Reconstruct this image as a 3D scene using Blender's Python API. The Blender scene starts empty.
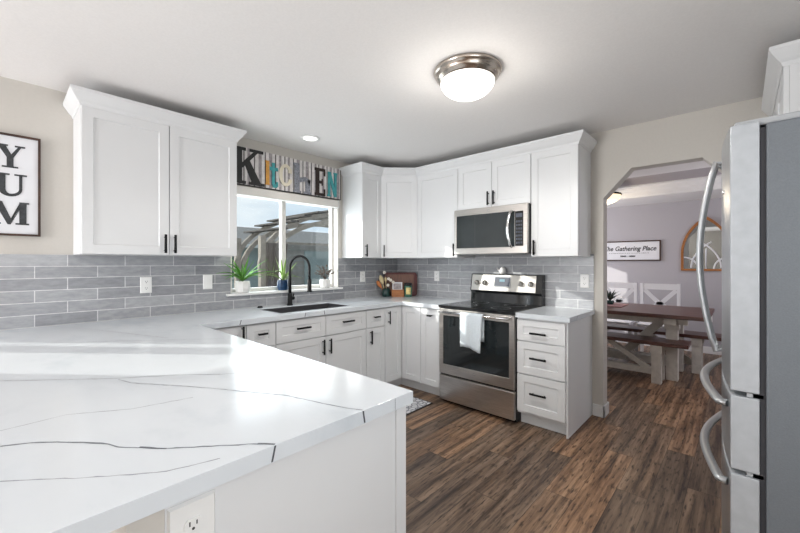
import bpy, math, random
from mathutils import Vector, Matrix
PI = math.pi
SC = bpy.context.scene
COL = SC.collection

# ------------------------------------------------------------------ camera
cam_d = bpy.data.cameras.new('camera'); cam = bpy.data.objects.new('camera', cam_d); COL.objects.link(cam)
cam.location = (3.272, -3.495, 1.3188)
cam.rotation_euler = (PI/2, 0, math.radians(42.697))
cam_d.sensor_width = 36; cam_d.lens = 369.9/800*36; cam_d.shift_y = -0.00464
cam_d.clip_start = 0.02; cam_d.clip_end = 200
SC.camera = cam

# ------------------------------------------------------------------ world, sun, daylight, added fill lamps
SC.view_settings.view_transform = 'Standard'; SC.view_settings.look = 'None'
SC.view_settings.gamma = 1; SC.view_settings.use_curve_mapping = False
SC.view_settings.exposure = 0.2
W = bpy.data.worlds.new('world'); SC.world = W; W.use_nodes = True
nt = W.node_tree; nt.nodes.clear()
wo = nt.nodes.new('ShaderNodeOutputWorld'); bg = nt.nodes.new('ShaderNodeBackground')
tc = nt.nodes.new('ShaderNodeTexCoord'); mp = nt.nodes.new('ShaderNodeMapping'); nz = nt.nodes.new('ShaderNodeTexNoise'); rp = nt.nodes.new('ShaderNodeValToRGB')
mp.inputs['Scale'].default_value = (1.5, 1.5, 6); nz.inputs['Scale'].default_value = 2.2; nz.inputs['Detail'].default_value = 5
rp.color_ramp.elements[0].position = .38; rp.color_ramp.elements[0].color = (.60, .72, .84, 1)
rp.color_ramp.elements[1].position = .62; rp.color_ramp.elements[1].color = (.86, .91, .95, 1)
nt.links.new(tc.outputs['Generated'], mp.inputs[0]); nt.links.new(mp.outputs[0], nz.inputs['Vector'])
nt.links.new(nz.outputs[0], rp.inputs[0]); nt.links.new(rp.outputs[0], bg.inputs[0]); nt.links.new(bg.outputs[0], wo.inputs[0])
bg.inputs[1].default_value = 1.0

def light(name, typ, loc, energy, col=(1, 1, 1), **k):
    d = bpy.data.lights.new(name, typ); d.energy = energy; d.color = col
    o = bpy.data.objects.new(name, d); COL.objects.link(o); o.location = loc
    for a, v in k.items():
        if a == 'aim': o.rotation_euler = (Vector(v)-Vector(loc)).to_track_quat('-Z', 'Y').to_euler()
        else: setattr(d, a, v)
    return o
light('sun', 'SUN', (-8, -8, 6), 4.8, (1, .95, .88), angle=math.radians(.6), aim=(-8+1, -8+.85, 6-.39))
light('added_rear_fill', 'AREA', (.93, -6.45, 1.2), 108, (.99, .985, 1), shape='RECTANGLE', size=1.4, size_y=2.0, aim=(1.6, 0, 1.4))  # added fill from behind the camera, set in the invented door opening
light('added_ceiling_fill', 'AREA', (2.9, -4.8, 1.45), 15, (1, .98, .96), shape='RECTANGLE', size=2.0, size_y=1.8, aim=(2.9, -4.8, 2.44))  # added fill aimed up to brighten the ceiling; no lamp stands here
light('ceiling_light_glow', 'SPOT', (2.094, -1.637, 2.27), 50, (1, .97, .92), spot_size=math.radians(172), spot_blend=.35, shadow_soft_size=.16, aim=(2.094, -1.637, 0))
light('added_side_fill', 'AREA', (4.08, -3.1, 1.45), 14, (.93, .96, 1), shape='RECTANGLE', size=1.3, size_y=1.1, aim=(1.0, -2.2, 1.35))  # added fill from the right for cabinet sides and floor
light('daylight_kitchen_window', 'AREA', (-.16, -1.52, 1.52), 10, (.90, .95, 1), shape='RECTANGLE', size=1.1, size_y=.85, aim=(3, -1.52, 1.3))
light('daylight_dining_window', 'AREA', (.05, 2.35, 1.45), 42, (.93, .93, 1), shape='RECTANGLE', size=1.1, size_y=1.0, aim=(3, 2.3, 1.3))
light('added_dining_fill', 'AREA', (4.2, 1.7, 1.5), 16, (.95, .93, 1), shape='RECTANGLE', size=1.2, size_y=1.2, aim=(2, 2.2, 1.4))  # added dining room fill; the wall behind it has no window

# ------------------------------------------------------------------ materials
MATS = {}
def new_mat(name):
    m = bpy.data.materials.new(name); m.use_nodes = True; MATS[name] = m
    return m, m.node_tree, m.node_tree.nodes['Principled BSDF']
def noise_node(t, scale, detail=3, stretch=(1, 1, 1), rough=.5):
    tc = t.nodes.new('ShaderNodeTexCoord'); mp = t.nodes.new('ShaderNodeMapping'); n = t.nodes.new('ShaderNodeTexNoise')
    mp.inputs['Scale'].default_value = stretch
    n.inputs['Scale'].default_value = scale; n.inputs['Detail'].default_value = detail; n.inputs['Roughness'].default_value = rough
    t.links.new(tc.outputs['Object'], mp.inputs[0]); t.links.new(mp.outputs[0], n.inputs['Vector'])
    return n
def ramp(t, src, stops):
    r = t.nodes.new('ShaderNodeValToRGB'); e = r.color_ramp.elements
    while len(e) < len(stops): e.new(.5)
    for i, (p, c) in enumerate(stops): e[i].position = p; e[i].color = (*c, 1)
    t.links.new(src, r.inputs[0]); return r
def bump(t, b, src, strength, dist=.002):
    bn = t.nodes.new('ShaderNodeBump'); bn.inputs['Strength'].default_value = strength; bn.inputs['Distance'].default_value = dist
    t.links.new(src, bn.inputs['Height']); t.links.new(bn.outputs[0], b.inputs['Normal'])
def mat(name, col, rough=.5, metal=0, var=.04, scale=8, bmp=0, stretch=(1, 1, 1), spec=.5, emit=None, estr=0, trans=0):
    m, t, b = new_mat(name)
    n = noise_node(t, scale, 4, stretch)
    lo = tuple(max(0, c*(1-var)) for c in col); hi = tuple(min(1, c*(1+var)) for c in col)
    r = ramp(t, n.outputs[0], [(.3, lo), (.7, hi)]); t.links.new(r.outputs[0], b.inputs['Base Color'])
    b.inputs['Roughness'].default_value = rough; b.inputs['Metallic'].default_value = metal
    b.inputs['Specular IOR Level'].default_value = spec
    if bmp: bump(t, b, n.outputs[0], bmp)
    if emit: b.inputs['Emission Color'].default_value = (*emit, 1); b.inputs['Emission Strength'].default_value = estr
    if trans: b.inputs['Transmission Weight'].default_value = trans
    return m
mat('wall_paint', (.565, .54, .50), .85, var=.015, scale=60, bmp=.08)
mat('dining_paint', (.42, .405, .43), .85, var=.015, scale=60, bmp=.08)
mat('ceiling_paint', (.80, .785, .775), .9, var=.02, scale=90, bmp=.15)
mat('dining_ceiling_shaded', (.36, .335, .35), .9, var=.02, scale=60, bmp=.08)  # lavender-grey shade of the tray ceiling put into its paint colour
mat('trim_white', (.78, .78, .77), .4, var=.01)
mat('cabinet_white', (.72, .73, .74), .38, var=.01, scale=3)
mat('black_metal', (.005, .005, .006), .5, 0, spec=.25, var=.1)
mat('steel', (.40, .385, .36), .42, 1, var=.10, scale=30, stretch=(1, 1, 30), bmp=.02)
mat('steel_horizontal', (.56, .53, .50), .30, 1, var=.12, scale=5, stretch=(2, 2, 60), bmp=.02)
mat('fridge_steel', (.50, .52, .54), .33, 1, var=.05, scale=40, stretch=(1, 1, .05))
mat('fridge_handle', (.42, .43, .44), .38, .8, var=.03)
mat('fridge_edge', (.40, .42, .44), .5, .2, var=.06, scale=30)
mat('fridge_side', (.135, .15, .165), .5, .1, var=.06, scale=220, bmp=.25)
mat('fridge_plastic', (.35, .36, .37), .5, var=.03)
mat('gasket', (.03, .03, .035), .7)
mat('nickel', (.56, .50, .44), .22, 1, var=.1, scale=12)
mat('chrome', (.75, .75, .75), .12, 1, var=.02)
mat('black_glass', (.008, .009, .010), .06, var=.02, spec=.6)
mat('oven_glass', (.014, .018, .020), .06, var=.3, scale=3, spec=.7)
mat('microwave_glass', (.028, .034, .036), .10, var=.15, scale=3, spec=.6)
mat('black_plastic', (.015, .015, .016), .4)
mat('keypad', (.05, .06, .085), .4)
mat('display_glow', (.05, .07, .08), .2, emit=(.5, .8, .9), estr=.5)
mat('plate_white', (.80, .80, .79), .35, var=.01)
mat('slot_black', (.02, .02, .02), .6)
mat('sink_dark', (.045, .045, .05), .45, var=.15, scale=100)
mat('towel', (.62, .68, .72), .95, var=.07, scale=120, bmp=.5)
mat('frame_walnut', (.05, .022, .014), .5, var=.3, scale=20)
mat('sign_white', (.74, .75, .78), .6, var=.02)
mat('letter_charcoal', (.035, .038, .042), .6, var=.35, scale=60)
mat('letter_black', (.02, .02, .02), .6)
mat('letter_brown', (.03, .018, .014), .6)
mat('letter_orange', (.66, .33, .07), .6, var=.12, scale=30)
mat('letter_teal', (.06, .34, .36), .6, var=.15, scale=30)
mat('letter_cream', (.80, .74, .60), .6, var=.05)
mat('letter_grey', (.25, .26, .30), .6, var=.7, scale=160)
mat('slat_white', (.72, .69, .68), .7, var=.12, scale=30)
mat('slat_grey', (.36, .33, .34), .7, var=.3, scale=40)
mat('slat_dark', (.06, .05, .05), .7)
mat('vinyl', (.68, .67, .64), .35, var=.01)
mat('shade_cream', (.74, .72, .68), .6, var=.03)
mat('pot_white', (.78, .77, .75), .35, var=.04)
mat('pot_blue', (.003, .03, .085), .3, var=.3, scale=40)
mat('soil', (.05, .035, .025), .95, var=.4, scale=90, bmp=.5)
mat('leaf_green', (.12, .34, .05), .5, var=.5, scale=12)
mat('leaf_pale', (.24, .38, .10), .5, var=.4, scale=14)
mat('leaf_mauve', (.12, .09, .07), .6, var=.6, scale=50)
mat('leaf_dark', (.02, .035, .025), .5, var=.4, scale=30)
mat('board_red', (.075, .012, .012), .6, var=.3, scale=12, stretch=(8, 8, 1))
mat('board_brown', (.11, .035, .016), .45, var=.3, scale=10, stretch=(8, 8, 1))
mat('box_wood', (.36, .14, .045), .5, var=.3, scale=14, stretch=(1, 1, 7))
mat('crock_green', (.012, .04, .035), .25, var=.4, scale=30)
mat('spoon_pale', (.52, .42, .24), .6, var=.15, scale=20)
mat('spoon_orange', (.45, .15, .04), .55, var=.2, scale=20)
mat('petal_cream', (.80, .74, .66), .6, var=.06)
mat('candle_yellow', (.70, .55, .22), .5, var=.2, scale=30)
mat('candle_green', (.05, .16, .11), .3, var=.6, scale=70)
mat('rug_edge', (.06, .055, .055), .95)
mat('table_top', (.085, .032, .024), .35, var=.5, scale=9, stretch=(.6, 7, 7), bmp=.1)
mat('farm_paint', (.60, .57, .52), .6, var=.08, scale=20)
mat('chair_white', (.72, .72, .74), .45, var=.02)
mat('runner_pink', (.30, .17, .17), .9, var=.2, scale=60)
mat('mirror_wood', (.34, .13, .035), .45, var=.25, scale=20)
mat('mirror', (.42, .44, .45), .03, 1, var=.01)
mat('glow_white', (.9, .9, .88), .3, emit=(1, .97, .92), estr=1.6)
mat('glow_warm', (.9, .85, .75), .3, emit=(1, .74, .46), estr=.95)
mat('shingle', (.27, .26, .25), .9, var=.35, scale=9, stretch=(1, 1, 4), bmp=.4)
mat('siding', (.25, .32, .33), .8, var=.06, scale=3)
mat('siding_grey', (.25, .25, .24), .85, var=.15, scale=3)
mat('house_trim', (.62, .66, .68), .6, var=.02)
mat('dark_pane', (.07, .12, .12), .15, var=.4, scale=3)
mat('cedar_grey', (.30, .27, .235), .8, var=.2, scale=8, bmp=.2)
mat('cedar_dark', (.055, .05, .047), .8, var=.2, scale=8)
mat('drape', (.17, .145, .13), .9, var=.3, scale=9, stretch=(1, 1, .1))
mat('lawn', (.10, .13, .06), .95, var=.4, scale=5, bmp=.5)
mat('patio_concrete', (.35, .34, .32), .9, var=.1, scale=4)
mat('vein', (.15, .165, .19), .35, var=.3, scale=90)
mat('vein_dark', (.06, .065, .08), .35, var=.4, scale=90)
mat('vein_faint', (.34, .36, .39), .25, var=.15, scale=60)

# quartz
m, t, b = new_mat('quartz')
n = noise_node(t, 2.3, 6, (1, 1.6, 1), .6)
r = ramp(t, n.outputs[0], [(.30, (.58, .625, .665)), (.47, (.665, .70, .735)), (.7, (.685, .72, .752))])
t.links.new(r.outputs[0], b.inputs['Base Color']); b.inputs['Roughness'].default_value = .17; b.inputs['Specular IOR Level'].default_value = .5

# window glass
m, t, b = new_mat('glass'); t.nodes.remove(b)
tr = t.nodes.new('ShaderNodeBsdfTransparent'); gl = t.nodes.new('ShaderNodeBsdfGlossy'); mx = t.nodes.new('ShaderNodeMixShader'); fr = t.nodes.new('ShaderNodeLayerWeight')
gl.inputs['Roughness'].default_value = .01; tr.inputs[0].default_value = (.95, .97, .97, 1)
fp = t.nodes.new('ShaderNodeMath'); fp.operation = 'POWER'; fp.inputs[1].default_value = 5; fm = t.nodes.new('ShaderNodeMath'); fm.operation = 'MULTIPLY_ADD'; fm.inputs[1].default_value = .9; fm.inputs[2].default_value = .035
t.links.new(fr.outputs['Facing'], fp.inputs[0]); t.links.new(fp.outputs[0], fm.inputs[0])
t.links.new(fm.outputs[0], mx.inputs[0]); t.links.new(tr.outputs[0], mx.inputs[1]); t.links.new(gl.outputs[0], mx.inputs[2])
t.links.new(mx.outputs[0], t.nodes['Material Output'].inputs[0])

def mnode(t, op, a, b2=None):
    n = t.nodes.new('ShaderNodeMath'); n.operation = op
    for i, v in enumerate((a, b2)):
        if v is None: continue
        if isinstance(v, (int, float)): n.inputs[i].default_value = v
        else: t.links.new(v, n.inputs[i])
    return n.outputs[0]

# grey subway tile, running along y (left wall) or x (far wall)
def tile_mat(name, along, off):
    m, t, b = new_mat(name)
    tc = t.nodes.new('ShaderNodeTexCoord'); sp = t.nodes.new('ShaderNodeSeparateXYZ'); cb = t.nodes.new('ShaderNodeCombineXYZ')
    t.links.new(tc.outputs['Object'], sp.inputs[0])
    t.links.new(mnode(t, 'ADD', sp.outputs[along], 10+off), cb.inputs[0])
    t.links.new(mnode(t, 'SUBTRACT', sp.outputs['Z'], .9145), cb.inputs[1])
    br = t.nodes.new('ShaderNodeTexBrick'); t.links.new(cb.outputs[0], br.inputs['Vector'])
    br.inputs['Scale'].default_value = 1; br.inputs['Mortar Size'].default_value = .0022; br.inputs['Mortar Smooth'].default_value = .1
    br.inputs['Brick Width'].default_value = .3095; br.inputs['Row Height'].default_value = .0763
    br.inputs['Color1'].default_value = (.30, .308, .325, 1); br.inputs['Color2'].default_value = (.44, .45, .465, 1); br.inputs['Mortar'].default_value = (.78, .78, .78, 1)
    mp = t.nodes.new('ShaderNodeMapping'); mp.inputs['Scale'].default_value = (14, 40, 1); n = t.nodes.new('ShaderNodeTexNoise'); n.inputs['Detail'].default_value = 7; n.inputs['Roughness'].default_value = .65; n.inputs['Scale'].default_value = 1
    t.links.new(cb.outputs[0], mp.inputs[0]); t.links.new(mp.outputs[0], n.inputs['Vector'])
    r = ramp(t, n.outputs[0], [(.32, (.72, .72, .74)), (.68, (1.0, 1.0, 1.0))])
    mul = t.nodes.new('ShaderNodeMix'); mul.data_type = 'RGBA'; mul.blend_type = 'MULTIPLY'; mul.inputs[0].default_value = 1
    t.links.new(br.outputs[0], mul.inputs[6]); t.links.new(r.outputs[0], mul.inputs[7])
    t.links.new(mul.outputs[2], b.inputs['Base Color']); b.inputs['Roughness'].default_value = .28
    inv = mnode(t, 'SUBTRACT', 1, br.outputs['Fac']); bump(t, b, inv, .6, .0015)
tile_mat('tile_left', 'Y', -.002)
tile_mat('tile_far', 'X', .02)

# rustic plank floor, boards along y
m, t, b = new_mat('plank_floor')
tc = t.nodes.new('ShaderNodeTexCoord'); sp = t.nodes.new('ShaderNodeSeparateXYZ'); t.links.new(tc.outputs['Object'], sp.inputs[0])
PW, PL = .152, 1.22
gx = mnode(t, 'DIVIDE', sp.outputs['X'], PW); ix = mnode(t, 'FLOOR', gx); fx = mnode(t, 'FRACT', gx)
gy = mnode(t, 'ADD', mnode(t, 'DIVIDE', sp.outputs['Y'], PL), mnode(t, 'MULTIPLY', ix, .381)); iy = mnode(t, 'FLOOR', gy); fy = mnode(t, 'FRACT', gy)
cb = t.nodes.new('ShaderNodeCombineXYZ'); t.links.new(ix, cb.inputs[0]); t.links.new(iy, cb.inputs[1])
wn = t.nodes.new('ShaderNodeTexWhiteNoise'); wn.noise_dimensions = '2D'; t.links.new(cb.outputs[0], wn.inputs['Vector'])
cv = t.nodes.new('ShaderNodeCombineXYZ')
t.links.new(mnode(t, 'ADD', mnode(t, 'MULTIPLY', sp.outputs['X'], 21), mnode(t, 'MULTIPLY', wn.outputs['Value'], 37)), cv.inputs[0])
t.links.new(mnode(t, 'ADD', mnode(t, 'MULTIPLY', sp.outputs['Y'], 1.15), mnode(t, 'MULTIPLY', wn.outputs['Value'], 91)), cv.inputs[1])
n1 = t.nodes.new('ShaderNodeTexNoise'); n1.inputs['Scale'].default_value = 1; n1.inputs['Detail'].default_value = 7; n1.inputs['Roughness'].default_value = .68; n1.inputs['Distortion'].default_value = .25
t.links.new(cv.outputs[0], n1.inputs['Vector'])
r1 = ramp(t, n1.outputs[0], [(.28, (.020, .013, .010)), (.38, (.068, .040, .026)), (.48, (.165, .105, .068)), (.60, (.29, .195, .130)), (.78, (.42, .31, .215))])
cv2 = t.nodes.new('ShaderNodeMapping'); cv2.inputs['Scale'].default_value = (3.2, 10, 1); t.links.new(cv.outputs[0], cv2.inputs[0])
n2 = t.nodes.new('ShaderNodeTexNoise'); n2.inputs['Scale'].default_value = 1; n2.inputs['Detail'].default_value = 3; t.links.new(cv2.outputs[0], n2.inputs['Vector'])
r2 = ramp(t, n2.outputs[0], [(.30, (.25, .23, .22)), (.46, (1, 1, 1)), (.9, (1, 1, 1))])
r3 = ramp(t, wn.outputs['Value'], [(0, (.60, .62, .66)), (.3, (.85, .84, .83)), (.6, (1.0, .93, .85)), (1, (1.3, 1.15, 1.0))])
def mulc(a, c):
    q = t.nodes.new('ShaderNodeMix'); q.data_type = 'RGBA'; q.blend_type = 'MULTIPLY'; q.inputs[0].default_value = 1; q.clamp_result = False
    t.links.new(a, q.inputs[6]); t.links.new(c, q.inputs[7]); return q.outputs[2]
ex = mnode(t, 'MINIMUM', fx, mnode(t, 'SUBTRACT', 1, fx)); ey = mnode(t, 'MINIMUM', fy, mnode(t, 'SUBTRACT', 1, fy))
gap = mnode(t, 'MINIMUM', mnode(t, 'DIVIDE', ex, .014), mnode(t, 'DIVIDE', ey, .0022))
r4 = ramp(t, gap, [(0, (.25, .25, .25)), (1, (1, 1, 1))])
t.links.new(mulc(mulc(mulc(r1.outputs[0], r2.outputs[0]), r3.outputs[0]), r4.outputs[0]), b.inputs['Base Color'])
b.inputs['Roughness'].default_value = .42; bump(t, b, n1.outputs[0], .25, .002)

# rug: grey and white scrolling pattern
m, t, b = new_mat('rug_pattern')
tc = t.nodes.new('ShaderNodeTexCoord'); vo = t.nodes.new('ShaderNodeTexVoronoi'); vo.inputs['Scale'].default_value = 22; vo.feature = 'DISTANCE_TO_EDGE'
t.links.new(tc.outputs['Object'], vo.inputs['Vector'])
r = ramp(t, vo.outputs['Distance'], [(.06, (.22, .23, .26)), (.16, (.66, .67, .70))]); t.links.new(r.outputs[0], b.inputs['Base Color']); b.inputs['Roughness'].default_value = .95

# ------------------------------------------------------------------ mesh helpers
class MB:
    def __init__(s): s.v = []; s.f = []; s.m = []; s.sm = []
    def face(s, ids, m=0, smooth=False): s.f.append(tuple(ids)); s.m.append(m); s.sm.append(smooth)
    def add(s, verts): k = len(s.v); s.v += [tuple(p) for p in verts]; return k
    def box(s, x0, x1, y0, y1, z0, z1, m=0):
        k = s.add([(x0,y0,z0),(x1,y0,z0),(x1,y1,z0),(x0,y1,z0),(x0,y0,z1),(x1,y0,z1),(x1,y1,z1),(x0,y1,z1)])
        for q in ((0,3,2,1),(4,5,6,7),(0,1,5,4),(1,2,6,5),(2,3,7,6),(3,0,4,7)): s.face([k+i for i in q], m)
        return s
    def prism(s, poly, axis, a, b, m=0):
        # poly 2D: axis 'z' -> (x,y); 'y' -> (x,z); 'x' -> (y,z)
        def P(p, w): return {'z': (p[0], p[1], w), 'y': (p[0], w, p[1]), 'x': (w, p[0], p[1])}[axis]
        n = len(poly); k = s.add([P(p, a) for p in poly]+[P(p, b) for p in poly])
        s.face([k+i for i in range(n)][::-1], m); s.face([k+n+i for i in range(n)], m)
        for i in range(n): j = (i+1) % n; s.face([k+i, k+j, k+n+j, k+n+i], m)
        return s
    def beam(s, p0, p1, w, h, m=0, up=(0, 0, 1)):
        p0 = Vector(p0); p1 = Vector(p1); d = (p1-p0).normalized(); u = Vector(up)
        if abs(d.dot(u)) > .99: u = Vector((1, 0, 0))
        a = d.cross(u).normalized()*w/2; c = a.cross(d).normalized()*h/2
        k = s.add([p0-a-c, p0+a-c, p0+a+c, p0-a+c, p1-a-c, p1+a-c, p1+a+c, p1-a+c])
        for q in ((0,3,2,1),(4,5,6,7),(0,1,5,4),(1,2,6,5),(2,3,7,6),(3,0,4,7)): s.face([k+i for i in q], m)
        return s
    def tube(s, pts, r, n=10, m=0, caps=True, flat=1.0, up=(0, 0, 1)):
        pts = [Vector(p) for p in pts]; rs = r if isinstance(r, (list, tuple)) else [r]*len(pts); rings = []
        prev = None
        for i, p in enumerate(pts):
            d = (pts[min(i+1, len(pts)-1)]-pts[max(i-1, 0)]).normalized()
            if prev is None:
                u = Vector(up)
                if abs(d.dot(u)) > .95: u = Vector((1, 0, 0))
                a = d.cross(u).normalized()
            else: a = (prev-d*prev.dot(d)).normalized()
            prev = a; c = d.cross(a)
            rings.append(s.add([p+a*math.cos(2*PI*j/n)*rs[i]+c*math.sin(2*PI*j/n)*rs[i]*flat for j in range(n)]))
        for i in range(len(rings)-1):
            for j in range(n): q = (j+1) % n; s.face([rings[i]+j, rings[i]+q, rings[i+1]+q, rings[i+1]+j], m, True)
        if caps:
            s.face([rings[0]+j for j in range(n)][::-1], m); s.face([rings[-1]+j for j in range(n)], m)
        return s
    def lathe(s, prof, c=(0, 0), n=32, m=0, fn=None, smooth=True):
        rings = []
        for (r, z) in prof:
            rings.append(s.add([(c[0]+r*(fn(j, n, z) if fn else 1)*math.cos(2*PI*j/n), c[1]+r*(fn(j, n, z) if fn else 1)*math.sin(2*PI*j/n), z) for j in range(n)]))
        for i in range(len(rings)-1):
            for j in range(n): q = (j+1) % n; s.face([rings[i]+j, rings[i]+q, rings[i+1]+q, rings[i+1]+j], m, smooth)
        s.face([rings[0]+j for j in range(n)][::-1], m); s.face([rings[-1]+j for j in range(n)], m)
        return s
    def grid_slab(s, xs, ys, inside, z0, z1, P=lambda x, y, z: (x, y, z), m=0):
        cells = {(i, j) for i in range(len(xs)-1) for j in range(len(ys)-1) if inside((xs[i]+xs[i+1])/2, (ys[j]+ys[j+1])/2)}
        idx = {}
        def V(i, j, k):
            if (i, j, k) not in idx: idx[(i, j, k)] = s.add([P(xs[i], ys[j], z1 if k else z0)])
            return idx[(i, j, k)]
        for (i, j) in cells:
            s.face([V(i,j,1), V(i+1,j,1), V(i+1,j+1,1), V(i,j+1,1)], m); s.face([V(i,j,0), V(i,j+1,0), V(i+1,j+1,0), V(i+1,j,0)], m)
            if (i-1, j) not in cells: s.face([V(i,j,0), V(i,j,1), V(i,j+1,1), V(i,j+1,0)], m)
            if (i+1, j) not in cells: s.face([V(i+1,j,0), V(i+1,j+1,0), V(i+1,j+1,1), V(i+1,j,1)], m)
            if (i, j-1) not in cells: s.face([V(i,j,0), V(i+1,j,0), V(i+1,j,1), V(i,j,1)], m)
            if (i, j+1) not in cells: s.face([V(i,j+1,0), V(i,j+1,1), V(i+1,j+1,1), V(i+1,j+1,0)], m)
        return s
    def sweep(s, path, prof, side=1, m=0):
        # path: open list of (x,y); prof: list of (outset, z); outset to the right of travel when side=1
        n = len(path); rings = []
        for i in range(n):
            d0 = Vector(path[i])-Vector(path[max(i-1, 0)]); d1 = Vector(path[min(i+1, n-1)])-Vector(path[i])
            if d0.length < 1e-9: d0 = d1
            if d1.length < 1e-9: d1 = d0
            d0.normalize(); d1.normalize()
            n0 = Vector((d0.y, -d0.x))*side; n1 = Vector((d1.y, -d1.x))*side
            mm = (n0+n1).normalized(); mm = mm/max(.3, mm.dot(n0))
            rings.append(s.add([(path[i][0]+mm.x*o, path[i][1]+mm.y*o, z) for o, z in prof]))
        k = len(prof)
        for i in range(n-1):
            for j in range(k): q = (j+1) % k; s.face([rings[i]+j, rings[i]+q, rings[i+1]+q, rings[i+1]+j], m)
        s.face([rings[0]+j for j in range(k)], m); s.face([rings[-1]+j for j in range(k)][::-1], m)
        return s
    def build(s, name, mats, parent=None, loc=None, rot=None, bevel=0, kind=None, smooth=False):
        me = bpy.data.meshes.new(name); me.from_pydata(s.v, [], s.f)
        for mm in (mats if isinstance(mats, (list, tuple)) else [mats]): me.materials.append(MATS[mm])
        for p, a, q in zip(me.polygons, s.m, s.sm): p.material_index = a; p.use_smooth = q or smooth
        import bmesh
        bm = bmesh.new(); bm.from_mesh(me); bmesh.ops.recalc_face_normals(bm, faces=bm.faces); bm.to_mesh(me); bm.free()
        o = bpy.data.objects.new(name, me); COL.objects.link(o)
        if parent: o.parent = parent
        if loc: o.location = loc
        if rot: o.rotation_euler = (0, 0, rot)
        if kind: o['kind'] = kind
        if bevel:
            bv = o.modifiers.new('bevel', 'BEVEL'); bv.width = bevel; bv.segments = 2; bv.limit_method = 'ANGLE'; bv.angle_limit = math.radians(40)
        return o
def tag(o, label, cat, group=None):
    o['label'] = label; o['category'] = cat
    if group: o['group'] = group
    return o
def thing(name, label, cat, loc=(0, 0, 0), rot=0, group=None):
    o = bpy.data.objects.new(name, None); COL.objects.link(o); o.location = loc; o.rotation_euler = (0, 0, rot)
    o.empty_display_size = .05
    return tag(o, label, cat, group)
def box(name, m, x0, x1, y0, y1, z0, z1, parent=None, bevel=0, kind=None, **k):
    return MB().box(x0, x1, y0, y1, z0, z1).build(name, m, parent, bevel=bevel, kind=kind, **k)
def copy_tree(o, parent=None):
    c = o.copy(); COL.objects.link(c); c.parent = parent
    for ch in list(o.children): copy_tree(ch, c)
    return c

# ------------------------------------------------------------------ the room
box('floor', 'plank_floor', -.15, 4.3, -6.65, 3.65, -.1, 0, kind='structure')
box('ceiling', 'ceiling_paint', -.15, 4.3, -6.65, .06, 2.44, 2.56, kind='structure')
def insideA(y, z):
    for (a, b, c, d) in ((-2.13, -.955, 1.05, 1.99), (-4.72, -3.915, .95, 1.70), (1.75, 2.95, .9, 1.97)):
        if a < y < b and c < z < d: return False
    return True
MB().grid_slab([-6.65, -4.72, -3.915, -2.13, -.955, 0.12], [0, .95, 1.05, 1.70, 1.99, 2.44], insideA, -.15, 0, P=lambda a, b, c: (c, a, b)).build('wall_left', 'wall_paint', kind='structure')
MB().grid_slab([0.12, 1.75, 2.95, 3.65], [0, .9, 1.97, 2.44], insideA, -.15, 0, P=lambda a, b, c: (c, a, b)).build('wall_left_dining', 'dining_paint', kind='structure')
arch = [(-.15, 0), (2.407, 0), (2.407, 1.868), (2.612, 2.092), (3.062, 2.092), (3.268, 1.868), (3.268, 0), (4.3, 0), (4.3, 2.44), (-.15, 2.44)]
MB().prism(arch, 'y', 0, .12).build('wall_far', 'wall_paint', kind='structure')
MB().grid_slab([-6.65, -3.75, -2.45, 0], [0, .9, 2.0, 2.44], lambda y, z: not (-3.75 < y < -2.45 and .9 < z < 2.0), 4.1, 4.3, P=lambda a, b, c: (c, a, b)).build('wall_right', 'wall_paint', kind='structure')
w5 = bpy.data.objects.new('window_5', None); COL.objects.link(w5); w5['kind'] = 'structure'  # unseen window, added to give the side fill an opening
MB().grid_slab([-3.75, -3.71, -3.12, -3.08, -2.49, -2.45], [.9, .94, 1.96, 2.0], lambda y, z: not ((-3.71 < y < -3.12 or -3.08 < y < -2.49) and .94 < z < 1.96), 4.2, 4.25, P=lambda a, b, c: (c, a, b)).build('window_frame', 'vinyl', w5, kind='structure')
MB().box(4.22, 4.226, -3.71, -2.49, .94, 1.96).build('window_glass', 'glass', w5, kind='structure')
MB().grid_slab([-.15, .2, 1.66, 4.3], [0, 2.1, 2.44], lambda x, z: not (.2 < x < 1.66 and z < 2.1), -6.65, -6.5, P=lambda a, b, c: (a, c, b)).build('wall_back', 'wall_paint', kind='structure')
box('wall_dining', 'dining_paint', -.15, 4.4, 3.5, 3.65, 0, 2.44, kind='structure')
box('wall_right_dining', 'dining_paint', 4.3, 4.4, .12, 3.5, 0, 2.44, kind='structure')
box('ceiling_dining', 'dining_ceiling_shaded', -.15, 4.4, .12, 3.65, 2.40, 2.52, kind='structure')
box('trim_soffit_near', 'ceiling_paint', 0, 4.3, .12, 1.20, 2.25, 2.40, kind='structure')
MB().prism([(2.66, 2.25), (3.5, 2.25), (3.5, 2.40), (2.50, 2.40), (2.50, 2.385), (2.56, 2.37), (2.585, 2.33), (2.62, 2.315), (2.63, 2.265), (2.66, 2.262)], 'x', 0, 4.3).build('trim_soffit_far', 'trim_white', kind='structure')
box('baseboard_dining', 'trim_white', 0, 4.3, 3.485, 3.5, 0, .10, kind='structure', bevel=.003)
MB().box(2.325, 2.421, -.014, 0, 0, .10).box(2.407, 2.421, -.014, .134, 0, .10).box(2.2, 2.421, .12, .134, 0, .10).build('baseboard_far', 'trim_white', kind='structure', bevel=.003)
MB().box(3.254, 3.268, -.014, .134, 0, .10).box(3.254, 3.44, -.014, 0, 0, .10).build('baseboard_arch', 'trim_white', kind='structure', bevel=.003)
# tile backsplash
MB().grid_slab([-3.62, -2.13, -.955, -.0], [.9145, 1.05, 1.372], lambda y, z: not (-2.13 < y < -.955 and z > 1.05), .0005, .009, P=lambda a, b, c: (c, a, b)).build('trim_backsplash_left', 'tile_left', kind='structure')
box('trim_backsplash_far', 'tile_far', .009, 2.335, -.009, -.0005, .9145, 1.395, kind='structure')

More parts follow.
